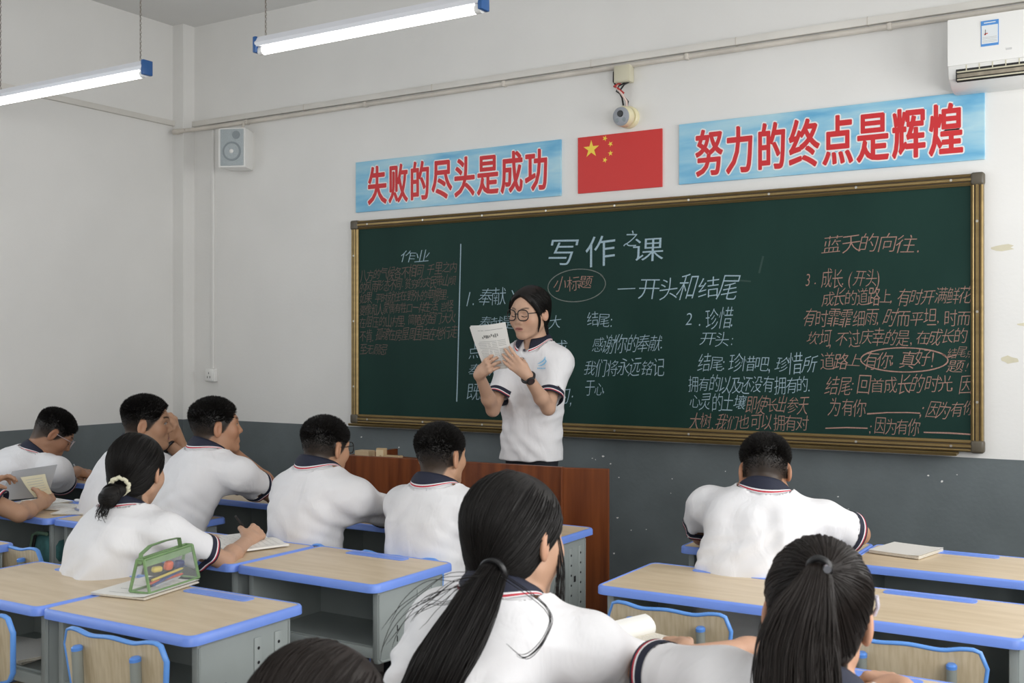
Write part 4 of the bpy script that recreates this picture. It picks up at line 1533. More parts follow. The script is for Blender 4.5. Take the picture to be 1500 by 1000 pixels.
        sh.add(lambda X, zz=base[2]: zz + .002 - X[:, 2], A(-9, -9, -9), A(9, 9, 9), 0, 'i')
        Vs, Qs = surface(sh, .012)
        mesh_obj('shoe', Vs, Qs, M_shoe, base, root)
    hp = P if stand else A(P[0], P[1], .535)
    t.ell(hp + (A(0, 0, -.0) if not stand else A(0, 0, -.05)), A((.142 if not stand else .122) * wid, (.098) if not stand else .085, .11 if not stand else .12), Bm, .05)
    if stand:
        t.ell(hp + A(0, 0, -.05), A(.118 * wid, .085, .10), Bm, .03)
    Vt, Qt = surface(t, .010)
    mesh_obj('trousers', Vt, Qt, M_trouser, base, root)

    # ---- hair
    hm = hairmat or M_hair
    info = dict(root=root, base=base, H=H, Mh=Mh, hs=hs, N=N, lat=lat, fwd=fwd, SH=SH, tips=tips, shirt=s, bh=bh, cuffs=cuffs, rg=rg, hm=hm, P=P, bodyf=b)
    cap = Sdf()
    th_ = .012 if hair == 'crew' else .017
    cap.ell(bh((0, -.016, .037)), (A(.0745, .094, .083) + (A(.0035, .006, .012) if hair == 'crew' else A(.011, .016, .014))) * hs, Mh)
    if hair != 'crew':
        cap.ell(bh((0, -.045, -.03)), A(.068, .058, .058) * hs, Mh, .03)
        cap.ell(bh((0, .03, .045)), A(.074, .062, .068) * hs, Mh, .02)
    else:
        cap.ell(bh((0, .03, .052)), A(.066, .062, .063) * hs, Mh, .02)

    def region(X, d):
        l = (X - H) @ Mh / hs
        gg = hairline(l, fem) * hs * .8
        if hair == 'crew':
            d = d + .0165 * (1 - sstep(.010, .078, l[:, 2] + .15 * l[:, 1])) + .0015 * np.sin(260 * l[:, 0] + 3 * np.sin(90 * l[:, 1])) * np.sin(230 * l[:, 1] + 2) * np.sin(250 * l[:, 2] + 1)
            gg = np.maximum(gg, (-.06 - l[:, 2]) * hs)
        return np.maximum(d, gg)
    cap.post = region
    capd = lambda X: cap.eval(X, False)
    Vh, Qh = surface(cap, max(vox, .003))
    parts = [(Vh, Qh)]
    c_loc = A(0, -.012, .03)

    def cast(dirs, lift):
        """points on the hair surface along local directions from the skull centre"""
        shp = dirs.shape[:-1]
        dl = dirs.reshape(-1, 3); dl = dl / np.linalg.norm(dl, axis=1, keepdims=True)
        lo_ = np.full(len(dl), .04); hi_ = np.full(len(dl), .19)
        pp = cap.post; cap.post = None
        for _ in range(12):
            mid = (lo_ + hi_) / 2
            X = H + ((c_loc + dl * mid[:, None]) * hs) @ Mh.T
            ins = capd(X) < 0
            lo_ = np.where(ins, mid, lo_); hi_ = np.where(ins, hi_, mid)
        cap.post = pp
        X = H + ((c_loc + dl * (lo_ + np.broadcast_to(lift, shp).ravel())[:, None]) * hs) @ Mh.T
        return X.reshape(*shp, 3)
    info['cast'] = cast
    if hair == 'crew':
        n = 15000
        dv = rg.normal(size=(n, 3)); dv /= np.linalg.norm(dv, axis=1, keepdims=True)
        pl = c_loc + dv * A(.0745, .093, .083)
        g = hairline(pl, False)
        top = sstep(.0, .075, pl[:, 2] + .2 * pl[:, 1])
        keep = (g < -.002) & (pl[:, 2] > -.075) & (rg.rand(n) < .10 + .90 * sstep(-.02, .05, pl[:, 2] + .1 * pl[:, 1])) & ~((np.abs(pl[:, 0]) > .066) & (pl[:, 1] > -.03) & (pl[:, 1] < .022) & (pl[:, 2] < .032))
        dv, pl, top = dv[keep], pl[keep], top[keep]
        ln_ = (.003 + .015 * top * rg.uniform(.75, 1.15, len(top)))
        dirn = dv + A(0, .35, .12) * top[:, None] + A(0, -.1, -.8) * (1 - top)[:, None] + rg.normal(scale=.18, size=dv.shape)
        dirn /= np.linalg.norm(dirn, axis=1, keepdims=True)
        tt = np.array([0, .5, 1.0])
        Pl = pl[:, None] + dv[:, None] * (.0005 + .0085 * top)[:, None, None] + dirn[:, None] * (ln_[:, None] * tt)[..., None]
        Pw = H + (Pl * hs) @ Mh.T
        rr = np.tile(A(.0011, .0010, .0003), (len(Pl), 1))
        parts.append(strand_mesh(Pw, rr))
    else:
        T = nrm(A(*hair['tie']) - c_loc)
        n = hair.get('n', 2200)
        dv = rg.normal(size=(n * 6, 3)); dv /= np.linalg.norm(dv, axis=1, keepdims=True)
        pl = c_loc + dv * A(.085, .105, .095)
        g = hairline(pl, True)
        pr = np.where(g > -.012, .9, .35) * (g < .0)
        keep = rg.rand(len(dv)) < pr
        dv = dv[keep][:n]
        M_ = 14
        tt = np.linspace(0, 1, M_)
        if hair.get('part'):
            way = np.where(dv[:, :1] > 0, A(.86, -.05, -.10)[None], A(-.86, -.05, -.10)[None])
            way = way / np.linalg.norm(way, axis=1, keepdims=True)
            fr = sstep(-.2, .7, dv[:, 1] + .5 * dv[:, 2])[:, None]
            mid = nrm_rows(way * .8 * fr + (dv + T) * .5 * (1 - fr) + .25 * dv)
            D_ = ((1 - tt) ** 2)[None, :, None] * dv[:, None] + (2 * tt * (1 - tt))[None, :, None] * mid[:, None] + (tt ** 2)[None, :, None] * T[None, None]
        else:
            om = np.arccos(np.clip(dv @ T, -.999, .999))[:, None]
            D_ = (np.sin((1 - tt)[None] * om) / np.sin(om))[..., None] * dv[:, None] + (np.sin(tt[None] * om) / np.sin(om))[..., None] * T[None, None]
        D_ = D_ + rg.normal(scale=.012, size=(len(dv), 1, 3))
        lift = (-.0015 + .003 * rg.rand(len(dv), 1)) - .011 * np.clip(1 - tt[None] * rg.uniform(2.5, 6, (len(dv), 1)), 0, 1) + .004 * np.sin(np.pi * tt)[None] * rg.rand(len(dv), 1) ** 3
        Pw = cast(D_, lift)
        rr = np.full((len(dv), M_), hair.get('r', .0011)); rr[:, 0] *= .5
        parts.append(strand_mesh(Pw, rr))
    off = 0; VV, QQ = [], []
    for v_, q_ in parts:
        VV.append(v_); QQ.append(q_ + off); off += len(v_)
    mesh_obj('hair', np.concatenate(VV), np.concatenate(QQ), hm, base, root)
    if glasses: spectacles(info, *glasses)
    if extra: extra(info)
    return info


def nrm_rows(v): return v / (np.linalg.norm(v, axis=1, keepdims=True) + 1e-9)


def spectacles(I, m, r=.0022, w=.0245, h=.0215):
    g = MB()
    bh, base = I['bh'], I['base']

    def L(p): return tuple(bh(p) - base)
    for q in (-1, 1):
        pts = []
        for k in range(29):
            a = 2 * math.pi * k / 28
            ex = 2 / 2.7
            cx, sz = math.cos(a), math.sin(a)
            px = q * .033 + w * math.copysign(abs(cx) ** ex, cx)
            pts.append(L((px, .108 - .9 * max(0, abs(px) - .03) ** 1.3, .004 + h * math.copysign(abs(sz) ** ex, sz))))
        g.tube(pts, r, m, 6, False)
        g.tube([L((q * .056, .096, .012)), L((q * .068, .075, .012)), L((q * .0765, .03, .010)), L((q * .079, -.005, .010)), L((q * .077, -.022, -.012))], r * .85, m, 6)
    g.tube([L((-.010, .108, .008)), L((0, .111, .011)), L((.010, .108, .008))], r, m, 6)
    g.build('spectacles', I['root'], 'all')


def tail(I, pts, rad, n, name='ponytail', r=.0012, flat=1.0, fl_axis=None, wild=.002, M_=22, taper=True, ends=.12, core=True):
    """a hank of hair along world points with radius profile"""
    rg = I['rg']
    pts = np.array(pts, float); k = np.linspace(0, 1, len(pts))
    tt = np.linspace(0, 1, M_)
    # smooth curve
    def cr(t):
        x = t * (len(pts) - 1); i = np.clip(x.astype(int), 0, len(pts) - 2); f = (x - i)[:, None]
        p0 = pts[np.maximum(i - 1, 0)]; p1 = pts[i]; p2 = pts[i + 1]; p3 = pts[np.minimum(i + 2, len(pts) - 1)]
        return .5 * ((2 * p1) + (-p0 + p2) * f + (2 * p0 - 5 * p1 + 4 * p2 - p3) * f ** 2 + (-p0 + 3 * p1 - 3 * p2 + p3) * f ** 3)
    C = cr(tt)
    T = np.gradient(C, axis=0); T = nrm_rows(T)
    fa = nrm(fl_axis if fl_axis is not None else RT)
    U = nrm_rows(fa[None] - T * (T @ fa)[:, None]); Vv = np.cross(T, U)
    rp = np.interp(tt, np.linspace(0, 1, len(rad)), rad)
    q = np.sqrt(rg.rand(n)) ; a = rg.rand(n) * 2 * np.pi
    ph = rg.rand(n, 3) * 6.28
    rj = 1 + .10 * np.sin(2 * np.pi * tt[None] * rg.uniform(.5, 1.6, (n, 1)) + ph[:, :1])
    X = C[None] + (rp[None] * q[:, None] * rj * np.cos(a)[:, None])[..., None] * U[None] + (rp[None] * q[:, None] * rj * np.sin(a)[:, None] * flat)[..., None] * Vv[None]
    X = X + wild * np.stack([np.sin(tt[None] * 7 + ph[:, :1]), np.sin(tt[None] * 6 + ph[:, 1:2]), np.sin(tt[None] * 5 + ph[:, 2:])], -1) * tt[None, :, None]
    ln = 1 - ends * rg.rand(n)
    # shorten strands
    Xs = np.empty_like(X)
    for j in range(M_):
        x = tt[j] * ln * (M_ - 1); i0 = np.clip(x.astype(int), 0, M_ - 2); f = (x - i0)[:, None]
        Xs[:, j] = X[np.arange(n), i0] * (1 - f) + X[np.arange(n), i0 + 1] * f
    rr = np.full((n, M_), r); rr[:, -1] = r * .3; rr[:, -2] = r * .7
    v1, q1 = strand_mesh(Xs, rr)
    if core:
        e = M_ - 3
        th = np.arange(14) * 2 * np.pi / 14
        ring = C[:e, None] + .86 * rp[:e, None, None] * (np.cos(th)[None, :, None] * U[:e, None] + flat * np.sin(th)[None, :, None] * Vv[:e, None]) * np.linspace(1, .7, e)[:, None, None]
        v2 = ring.reshape(-1, 3)
        i, j = np.meshgrid(np.arange(e - 1), np.arange(14), indexing='ij'); j2 = (j + 1) % 14
        q2 = np.stack([i * 14 + j, i * 14 + j2, (i + 1) * 14 + j2, (i + 1) * 14 + j], -1).reshape(-1, 4)
        v1, q1 = np.concatenate([v1, v2]), np.concatenate([q1, q2 + len(v1)])
    return mesh_obj(name, v1, q1, I['hm'], I['base'], I['root'])


def band(I, c, axis, r, th, m, name='hair_tie', n=26, wob=0.0, sq=1.0):
    """a hair tie: a torus round the hank"""
    c, axis = np.asarray(c, float), nrm(axis)
    e1 = nrm(np.cross(axis, A(.2, .3, 1))); e2 = np.cross(axis, e1)
    g = MB()
    pts = [tuple(c + (e1 * math.cos(a) + e2 * math.sin(a)) * r * (1 + wob * math.sin(a * 9)) - I['base']) for a in np.linspace(0, 2 * math.pi, n + 1)]
    rs = [th * (1 + 2.0 * wob * math.sin(k * 2.3)) for k in range(n + 1)]
    g.tube(pts, rs, m, 8, False)
    return g.build(name, I['root'], 'all')
# ------------------------------------------------------------------ the people
W_ = onwall


def pen(name, a, b, m, label, r=.0042, capm=None):
    a, b = A(*a), A(*b)
    d = nrm(b - a)
    g = MB().tube([tuple(v - a) for v in (a, a + d * .012, a + d * .014, b)], [.0008, r * .8, r, r], m, 8)
    o = g.build(name, None, True, loc=tuple(a))
    tag(o, label, 'pen')
    return o


# --- the reader standing behind the lectern
def reader_extra(I):
    s, base, root = I['shirt'], I['base'], I['root']
    lat, fwd, N = I['lat'], I['fwd'], I['N']
    # pony tail low behind the neck and a loose lock before the ear
    tl = I['bh']
    tail(I, [tl((0, -.092, -.035)), tl((0, -.108, -.075)), tl((.0, -.10, -.13)), tl((.0, -.088, -.19)), tl((0, -.085, -.25))], [.016, .024, .026, .02, .006], 260)
    band(I, tl((0, -.095, -.04)), I['Mh'] @ A(0, -.4, -1), .018, .005, M_black)
    for q in (-1, 1):
        tail(I, [tl((q * .058, .066, .066)), tl((q * .075, .052, .03)), tl((q * .0785, .036, -.01)), tl((q * .0755, .033, -.05)), tl((q * .066, .036, -.085))], [.007, .0075, .0055, .004, .001], 60, name='side_lock', core=False, wild=.001)
    # buttons and chest emblem laid on the cloth
    def onto(p, dirv):
        p = np.array(p, float)
        for _ in range(40):
            p = p + dirv * max(s.eval(p[None], False)[0] - .009, .0002) * .8
        return p
    for k, dz in enumerate((-.045, -.085)):
        p = onto(N + fwd * .25 + A(0, 0, dz), -fwd)
        n = s.grad(p[None])[0]
        MB().tube([tuple(p - n * .001 - base), tuple(p + n * .006 - base)], .0065, mat('button_grey', (.08, .085, .11), .3), 14).build('button', root, True)
    m = mat('emblem_light_blue', (.22, .52, .78), .7)
    g = MB()

    def cloth_strip(pts, wd):
        c0 = N + fwd * .25 - lat * .112 - A(0, 0, .100)
        a, b_ = [], []
        for i, (x, z) in enumerate(pts):
            x0, z0 = pts[max(i - 1, 0)]; x1, z1 = pts[min(i + 1, len(pts) - 1)]
            t = nrm(A(x1 - x0, z1 - z0)); nn = A(-t[1], t[0]) * wd[i] / 2
            for sgn, L in ((1, a), (-1, b_)):
                p = onto(c0 - lat * -(-(x + sgn * nn[0])) + A(0, 0, z + sgn * nn[1]), -fwd)
                L.append(tuple(p + fwd * .0045 - base))
        g.grid([a, b_], m)
    cloth_strip([(-.026, -.010), (-.012, -.004), (.004, .006), (.012, .018), (.010, .026)], [.001, .005, .007, .006, .002])
    cloth_strip([(-.022, -.018), (-.004, -.016), (.012, -.008), (.020, .004), (.014, .012), (.004, .010)], [.001, .006, .007, .006, .004, .001])
    for k in range(5):
        cloth_strip([(-.024 + k * .010, -.030), (-.017 + k * .010, -.030)], [.006, .006])
    g.build('chest_emblem', root)
    # waist seam of the trousers: a white side piping
    # wrist watch on the left wrist
    wr, el = A(*LW), A(*LE)
    d = nrm(wr - el)
    band(I, wr - d * .022, d, .0285, .0085, M_black, 'watch_strap')
    out = nrm(nrm(CAM - wr) - d * (nrm(CAM - wr) @ d))
    c = wr - d * .022 + out * .030
    g = MB().tube([tuple(c - out * .004 - base), tuple(c + out * .006 - base), tuple(c + out * .008 - base)], [.019, .019, .016], M_black, 20)
    g.tube([tuple(c + out * .008 - base), tuple(c + out * .0085 - base)], .0145, mat('watch_dial', (.05, .035, .035), .2), 20)
    g.build('watch_case', root, True)


LE, LW = W_(803, 598, -.74), W_(771, 548, -.925)
RE, RW = W_(722, 600, -.76), W_(702, 548, -.94)
reader = person('person standing behind the lectern in round glasses, reading aloud from a held booklet', W_(776, 459, -.62), (176, -8, -2), (1.60, -.56, 1.00), 178,
       dict(el=LE, wr=LW, d=W_(745, 524, -.965) - LW, n=A(-.10, .98, -.05), curl='flat', spread=.14, thumb=(.75, .12, .75)),
       dict(el=RE, wr=RW, d=W_(722, 529, -.975) - RW, n=A(.05, .98, 0), curl='relax', spread=.12, thumb=(.6, .15, .85)),
       fem=True, hs=1.03, nup=.01, shup=(-.035, -.035), sw=.136, hair=dict(tie=(0, -.10, -.03), n=2400, part=True, r=.0009), tone=(.56, .35, .245), vox=.0026, shirtvox=.0055, eyes='down', stand=dict(hem=.937),
       glasses=(M_frame, .0028, .0265, .0255), extra=reader_extra, seed=3, slv=.76, bulge=.005, fold=.0045)

# --- boy alone on the right, back to the camera
person('short-haired boy sitting alone on the right with his back to the camera', W_(1121, 690, -1.50), (17, -16, 0), (3.10, -1.74, .50), 14,
       dict(el=(2.84, -1.42, .80), wr=(2.98, -1.18, .785), d=(.6, .6, -.1), n=(0, .1, -1), curl='relax'),
       dict(el=W_(1258, 782, -1.33), wr=(3.22, -1.16, .79), d=(-.6, .6, -.1), n=(0, .1, -1), curl='pen'),
       hs=1.0, sw=.185, wid=1.12, tone=(.40, .215, .13), seed=5, slv=.66, bulge=.055, shfwd=(.06, .05), nup=.075, shup=(.045, .01), fold=.009)

# --- boy in the middle
person('short-haired boy in the middle looking right, without glasses, before the wooden lectern', W_(646, 670, -1.88), (-4, 3, 0), (1.99, -1.99, .50), -2,
       dict(el=(1.78, -1.70, .81), wr=(1.95, -1.45, .785), d=(.7, .5, 0), n=(0, .1, -1), curl='relax'),
       dict(el=(2.27, -1.70, .81), wr=(2.08, -1.42, .785), d=(-.7, .5, 0), n=(0, .1, -1), curl='relax'),
       hs=1.0, sw=.175, wid=1.0, tone=(.46, .265, .165), seed=6, nup=.05, slv=.66, bulge=.03, shfwd=(.03, .03))

# --- boy in glasses left of him
person('short-haired boy in black glasses left of the middle, leaning on his desk', W_(477, 657, -1.90), (-4, -3, 0), (1.42, -1.99, .50), -6,
       dict(el=(1.20, -1.68, .81), wr=(1.36, -1.45, .785), d=(.7, .5, 0), n=(0, .1, -1), curl='relax'),
       dict(el=W_(568, 752, -1.66), wr=(1.52, -1.46, .785), d=(-.7, .5, 0), n=(0, .1, -1), curl='relax'),
       hs=1.0, sw=.180, wid=1.08, tone=(.46, .265, .165), seed=7, nup=.08, slv=.86, bulge=.04, glasses=(M_frame,), shfwd=(.03, .03))

# --- boy resting his chin, profile to the right
person('short-haired boy in profile resting his chin on his hand, looking right at the reader', W_(316, 626, -1.80), (-30, 5, 0), (.63, -2.00, .50), -14,
       dict(el=(.66, -1.36, .80), wr=W_(341, 662, -1.62), d=W_(350, 630, -1.66) - W_(341, 662, -1.62), n=(-.6, -.7, .1), curl='cheek'),
       dict(el=W_(402, 727, -1.55), wr=(1.02, -1.34, .79), d=(.3, .8, 0), n=(0, .1, -1), curl='relax'),
       hs=1.03, sw=.18, wid=1.05, tone=(.40, .215, .13), seed=8, nup=.06, slv=.52, bulge=.05, shfwd=(.05, .05))

# --- boy with a raised hand
def raised_extra(I):
    wr, el = A(*W_(247, 655, -1.62)), A(*BRE)
    band(I, wr, wr - el, .030, .009, M_black, 'watch_strap')


BRE = A(.43, -1.50, .82)
person('short-haired boy seen three-quarter face, raising a hand beside his forehead', W_(215, 621, -1.84), (-47, 0, 4), (.17, -2.02, .50), -22,
       dict(el=W_(281, 690, -1.47), wr=W_(260, 640, -1.55), d=W_(253, 612, -1.58) - W_(260, 640, -1.55), n=(-.75, -.45, 0), curl='touch'),
       dict(el=BRE, wr=W_(243, 648, -1.62), d=(.1, .5, .6), n=(-.7, -.5, 0), curl='fist'),
       hs=1.03, sw=.175, wid=1.0, tone=(.46, .265, .165), seed=9, nup=.05, slv=.6, bulge=.04, extra=raised_extra, shfwd=(.04, .04))

# --- boy bent over his work by the left wall
writer = person('short-haired boy in clear glasses bent over writing by the left wall', W_(77, 636, -1.60), (-28, -34, 0), (-1.02, -2.02, .50), -18,
       dict(el=(-1.16, -1.52, .80), wr=(-.98, -1.28, .785), d=(.7, .5, 0), n=(0, .1, -1), curl='relax'),
       dict(el=W_(90, 704, -1.62), wr=W_(113, 690, -1.36), d=(-.15, .9, -.25), n=(-.5, .1, -.8), curl='pen'),
       hs=1.03, sw=.175, wid=1.0, tone=(.36, .19, .115), seed=10, slv=.64, bulge=.075, glasses=(M_pinkfr, .0018), shfwd=(.05, .05), eyes='down')
tp = writer['tips']['R']
pen('gel_pen', tuple(tp[0] + A(.012, .02, -.045)), tuple(tp[0] + A(-.012, -.045, .085)), mat('pen_grey', (.45, .48, .52), .3), 'pale pen in the hand of the boy bent over by the left wall')


# --- girl with the cream hair tie, writing
def bun_extra(I):
    tl, Mh = I['bh'], I['Mh']
    c = A(*tl((-.012, -.120, -.062)))
    b = Sdf()
    b.ell(c + Mh @ A(-.006, -.02, -.012), (.034, .029, .032), Mh)
    b.ell(c + Mh @ A(.01, .01, .006), (.024, .026, .022), Mh, .02)
    V, Q = surface(b, .005)
    rg = I['rg']
    n = 700
    ph = rg.rand(n) * 6.28; tt = np.linspace(0, 1, 16)
    tilt = rg.normal(scale=.5, size=n)
    dirs = np.stack([np.cos(ph[:, None] + tt * 2.6), np.sin(ph[:, None] + tt * 2.6) * np.cos(tilt)[:, None], np.sin(ph[:, None] + tt * 2.6) * np.sin(tilt)[:, None] + .25 * np.sin(3 * tt + ph[:, None])], -1)
    X = (c + Mh @ A(-.006, -.02, -.012)) + (dirs * A(.0345, .0295, .0325) * rg.uniform(.96, 1.07, (n, 1, 1))) @ Mh.T
    v2, q2 = strand_mesh(X, np.full((n, 16), .0010))
    mesh_obj('hair_bun', np.concatenate([V, v2]), np.concatenate([Q, q2 + len(V)]), I['hm'], I['base'], I['root'])
    tail(I, [c + Mh @ A(-.015, -.03, -.035), c + Mh @ A(-.02, -.04, -.07), c + Mh @ A(-.022, -.038, -.085)], [.016, .022, .024], 60, name='loose_ends', core=False, r=.0008, wild=.006, ends=.6)
    cr = mat('cream_scrunchie', (.70, .67, .50), .75)
    ax = Mh @ A(-.25, 1, .35)
    band(I, c + Mh @ A(.010, .012, .020), ax, .029, .0075, cr, 'scrunchie', 40, .07)


girl = person('person with a low bun in a cream hair tie, writing at the left block', W_(200, 691, -2.72), (24, -4, 2), (1.29, -2.86, .50), -12,
       dict(el=(1.06, -2.46, .80), wr=W_(276, 785, -2.33), d=(.85, .35, -.05), n=(0, .05, -1), curl='flat', spread=.25),
       dict(el=W_(330, 822, -2.52), wr=W_(362, 792, -2.30), d=W_(380, 776, -2.22) - W_(362, 792, -2.30), n=(-.6, .3, -.55), curl='pen'),
       fem=True, hs=1.0, sw=.168, wid=1.03, hair=dict(tie=(-.008, -.105, -.055), n=2600, r=.0010), tone=(.50, .30, .20), vox=.003, seed=12, slv=.66, bulge=.05, shfwd=(.03, .06), extra=bun_extra, fold=.0065)
tp = girl['tips']['R']
pen('gel_pen', tuple(tp[0] + A(.01, .02, -.04)), tuple(tp[0] + A(-.015, -.06, .07)), M_black, 'black pen in the hand of the person with the cream hair tie')

# --- the reader of the grey sheet at the left edge, mostly out of the frame
sheet_p = person('person at the left edge, only the arms in view, holding up a grey sheet', W_(-75, 650, -2.45), (-14, -18, 0), (-.17, -2.74, .50), -10,
       dict(el=(-.36, -2.38, .86), wr=W_(-22, 716, -2.22), d=W_(10, 694, -2.15) - W_(-22, 716, -2.22), n=(.35, .3, -.75), curl='hold'),
       dict(el=W_(28, 752, -2.35), wr=W_(64, 736, -2.12), d=W_(78, 716, -2.02) - W_(64, 736, -2.12), n=(-.65, .2, -.1), curl='hold'),
       hs=1.0, sw=.17, wid=1.0, tone=(.47, .27, .17), seed=13, slv=.66, bulge=.05, shfwd=(.05, .05))


# --- foreground: low pony tail
def low_tail(I):
    tl = I['bh']
    t0 = W_(722, 838, -3.47)
    band(I, t0, W_(722, 838, -3.47) - W_(690, 890, -3.56) + A(0, .25, 0), .025, .0065, M_black)
    tail(I, [W_(740, 800, -3.43), t0, W_(702, 875, -3.535), W_(672, 930, -3.60), W_(640, 985, -3.645), W_(606, 1050, -3.66), W_(575, 1130, -3.66)], [.034, .026, .040, .046, .047, .040, .018], 1500, r=.0011, flat=.55, wild=.004, M_=26, ends=.25)
    tail(I, [W_(712, 848, -3.50), W_(650, 862, -3.57), W_(600, 890, -3.60), W_(560, 960, -3.60)], [.012, .03, .04, .03], 16, name='stray_hairs', core=False, r=.0007, wild=.012, ends=.5)
    tail(I, [W_(735, 842, -3.50), W_(800, 890, -3.585), W_(800, 930, -3.60), W_(770, 962, -3.61), W_(740, 945, -3.61)], [.004, .004, .003, .003, .002], 5, name='stray_hairs', core=False, r=.0008, wild=.003, ends=.2)
    tail(I, [tl((.066, .045, .015)), tl((.074, .05, -.04)), tl((.07, .052, -.10)), tl((.066, .05, -.16))], [.006, .008, .01, .012], 34, name='side_lock', core=False, r=.0007, wild=.003)


person('person in the near middle with a long low black ponytail down the back', W_(754, 791, -3.36), (-6, -6, -3), (3.20, -3.60, .50), -4,
       dict(el=(2.95, -3.16, .82), wr=(3.02, -2.92, .785), d=(.5, .7, 0), n=(0, .05, -1), curl='flat'),
       dict(el=W_(985, 1000, -3.04), wr=(3.36, -2.83, .785), d=(-.5, .8, 0), n=(0, .05, -1), curl='relax'),
       fem=True, hs=1.03, sw=.165, wid=1.06, hair=dict(tie=(-.01, -.10, -.075), n=4200, r=.0011), tone=(.50, .30, .20), vox=.003, shirtvox=.005, seed=14, nup=.05, slv=.88, bulge=.06, shfwd=(.03, .06), shup=(.01, 0), extra=low_tail, fold=.008)


# --- foreground: high pony tail
def high_tail(I):
    tl = I['bh']
    t0 = W_(1200, 832, -3.52)
    band(I, t0, t0 - W_(1190, 870, -3.56) + A(0, .2, 0), .016, .0055, M_black)
    gm = mat('tie_bead', (.5, .5, .55), .15, metal=.8)
    MB().tube([tuple(W_(1211, 832, -3.545) - I['base']), tuple(W_(1212, 834, -3.552) - I['base'])], .006, gm, 10).build('hair_tie_bead', I['root'], True)
    tail(I, [W_(1203, 826, -3.50), t0, W_(1192, 862, -3.545), W_(1178, 905, -3.56), W_(1168, 950, -3.57), W_(1166, 1000, -3.58), W_(1168, 1060, -3.59), W_(1170, 1120, -3.60)], [.018, .015, .030, .050, .060, .064, .062, .04], 1900, r=.0011, flat=.45, wild=.003, M_=26, ends=.2)
    tail(I, [tl((-.05, .055, .06)), tl((-.08, .04, .01)), tl((-.085, .035, -.03)), tl((-.088, .03, -.06))], [.006, .01, .012, .012], 40, name='side_lock', core=False, r=.0007, wild=.004, ends=.6)
    # clear hair clip over the ear
    cm = mat('clear_lilac_clip', (.62, .58, .66), .15)
    p = I['cast'](nrm_rows(A(.92, .10, .02)[None]), np.array([.004]))[0]
    d = nrm(I['Mh'] @ A(.05, -.35, 1))
    o = nrm(I['Mh'] @ A(1, 0, 0))
    g = MB()
    for q in (-.5, .5):
        g.tube([tuple(p + d * -.016 + o * .002 + np.cross(d, o) * q * .009 - I['base']), tuple(p + o * .006 + np.cross(d, o) * q * .012 - I['base']), tuple(p + d * .016 + o * .002 + np.cross(d, o) * q * .009 - I['base'])], .003, cm, 8)
    for q in (-1, 0, 1):
        g.tube([tuple(p + d * .011 * q + o * .004 - np.cross(d, o) * .007 - I['base']), tuple(p + d * .011 * q + o * .004 + np.cross(d, o) * .007 - I['base'])], .0026, cm, 8)
    g.build('hair_clip', I['root'], True)


hp_ = person('person in the near right with a high dark brown ponytail and a hair clip', W_(1198, 903, -3.38), (13, -10, 4), (3.86, -3.62, .48), 12,
       dict(el=W_(946, 982, -3.30), wr=W_(1098, 950, -3.04), d=W_(1150, 950, -2.97) - W_(1098, 950, -3.04), n=(0, .05, -1), curl='relax'),
       dict(el=W_(1370, 1120, -3.15), wr=W_(1322, 1010, -2.93), d=W_(1280, 985, -2.86) - W_(1322, 1010, -2.93), n=(-.5, .4, -.7), curl='pen'),
       fem=True, hs=1.0, sw=.165, wid=1.02, hair=dict(tie=(.012, -.105, .072), n=4200, r=.0011), tone=(.52, .30, .20), vox=.003, shirtvox=.005, seed=15, slv=.84, bulge=.06, shfwd=(.08, .05), shup=(.05, 0), extra=high_tail, hairmat=M_hairb, fold=.0065)
tp = hp_['tips']['R']
pen('gel_pen', tuple(tp[0] + A(-.01, .01, -.04)), tuple(tp[0] + A(.015, -.07, .06)), M_black, 'black pen in the hand at the bottom right')

# --- dark head at the bottom edge
person('person whose dark hair alone rises from the bottom edge of the picture', W_(465, 1087, -4.08), (6, -14, 0), (3.33, -4.30, .48), 2,
       dict(el=(3.10, -3.86, .80), wr=(3.22, -3.66, .785), d=(.6, .6, 0), n=(0, .05, -1), curl='relax'),
       dict(el=(3.58, -3.86, .80), wr=(3.42, -3.66, .785), d=(-.6, .6, 0), n=(0, .05, -1), curl='relax'),
       fem=True, hs=1.03, sw=.16, wid=1.0, hair=dict(tie=(0, -.11, -.05), n=2600, r=.0011), tone=(.50, .30, .20), vox=.004, seed=16, slv=.7, bulge=.06, shfwd=(.05, .05), hairmat=M_hairb)
# ------------------------------------------------------------------ papers, books and small things on the desks
def ondesk(px, py, z=0.752):
    d = FW + RT * (px - 750) / F - np.array([0, 0, 1.0]) * (py - HOR) / F
    return CAM + d * (z - CAM[2]) / d[2]


M_cover = mat('pale_cover', (.70, .70, .72), .5)
M_pgedge = mat('page_edges', (.66, .62, .54), .8, var=.12, scale=300)


def sheetmesh(mb, fn, nu, nv, th, m):
    """a thin curved sheet fn(u, v) -> point, with thickness th upward"""
    top = [[fn(u / nu, v / nv) for v in range(nv + 1)] for u in range(nu + 1)]
    T = np.array(top)
    n = np.cross(np.gradient(T, axis=0).reshape(-1, 3), np.gradient(T, axis=1).reshape(-1, 3))
    n = nrm_rows(n).reshape(T.shape)
    B = T - n * th
    mb.grid([[tuple(p) for p in r] for r in T], m)
    mb.grid([[tuple(p) for p in r][::-1] for r in B], m)
    loop = [(0, j) for j in range(nv + 1)] + [(i, nv) for i in range(1, nu + 1)] + [(nu, j) for j in range(nv - 1, -1, -1)] + [(i, 0) for i in range(nu - 1, 0, -1)]
    mb.grid([[tuple(T[p]) for p in loop], [tuple(B[p]) for p in loop]], m, closed=True)


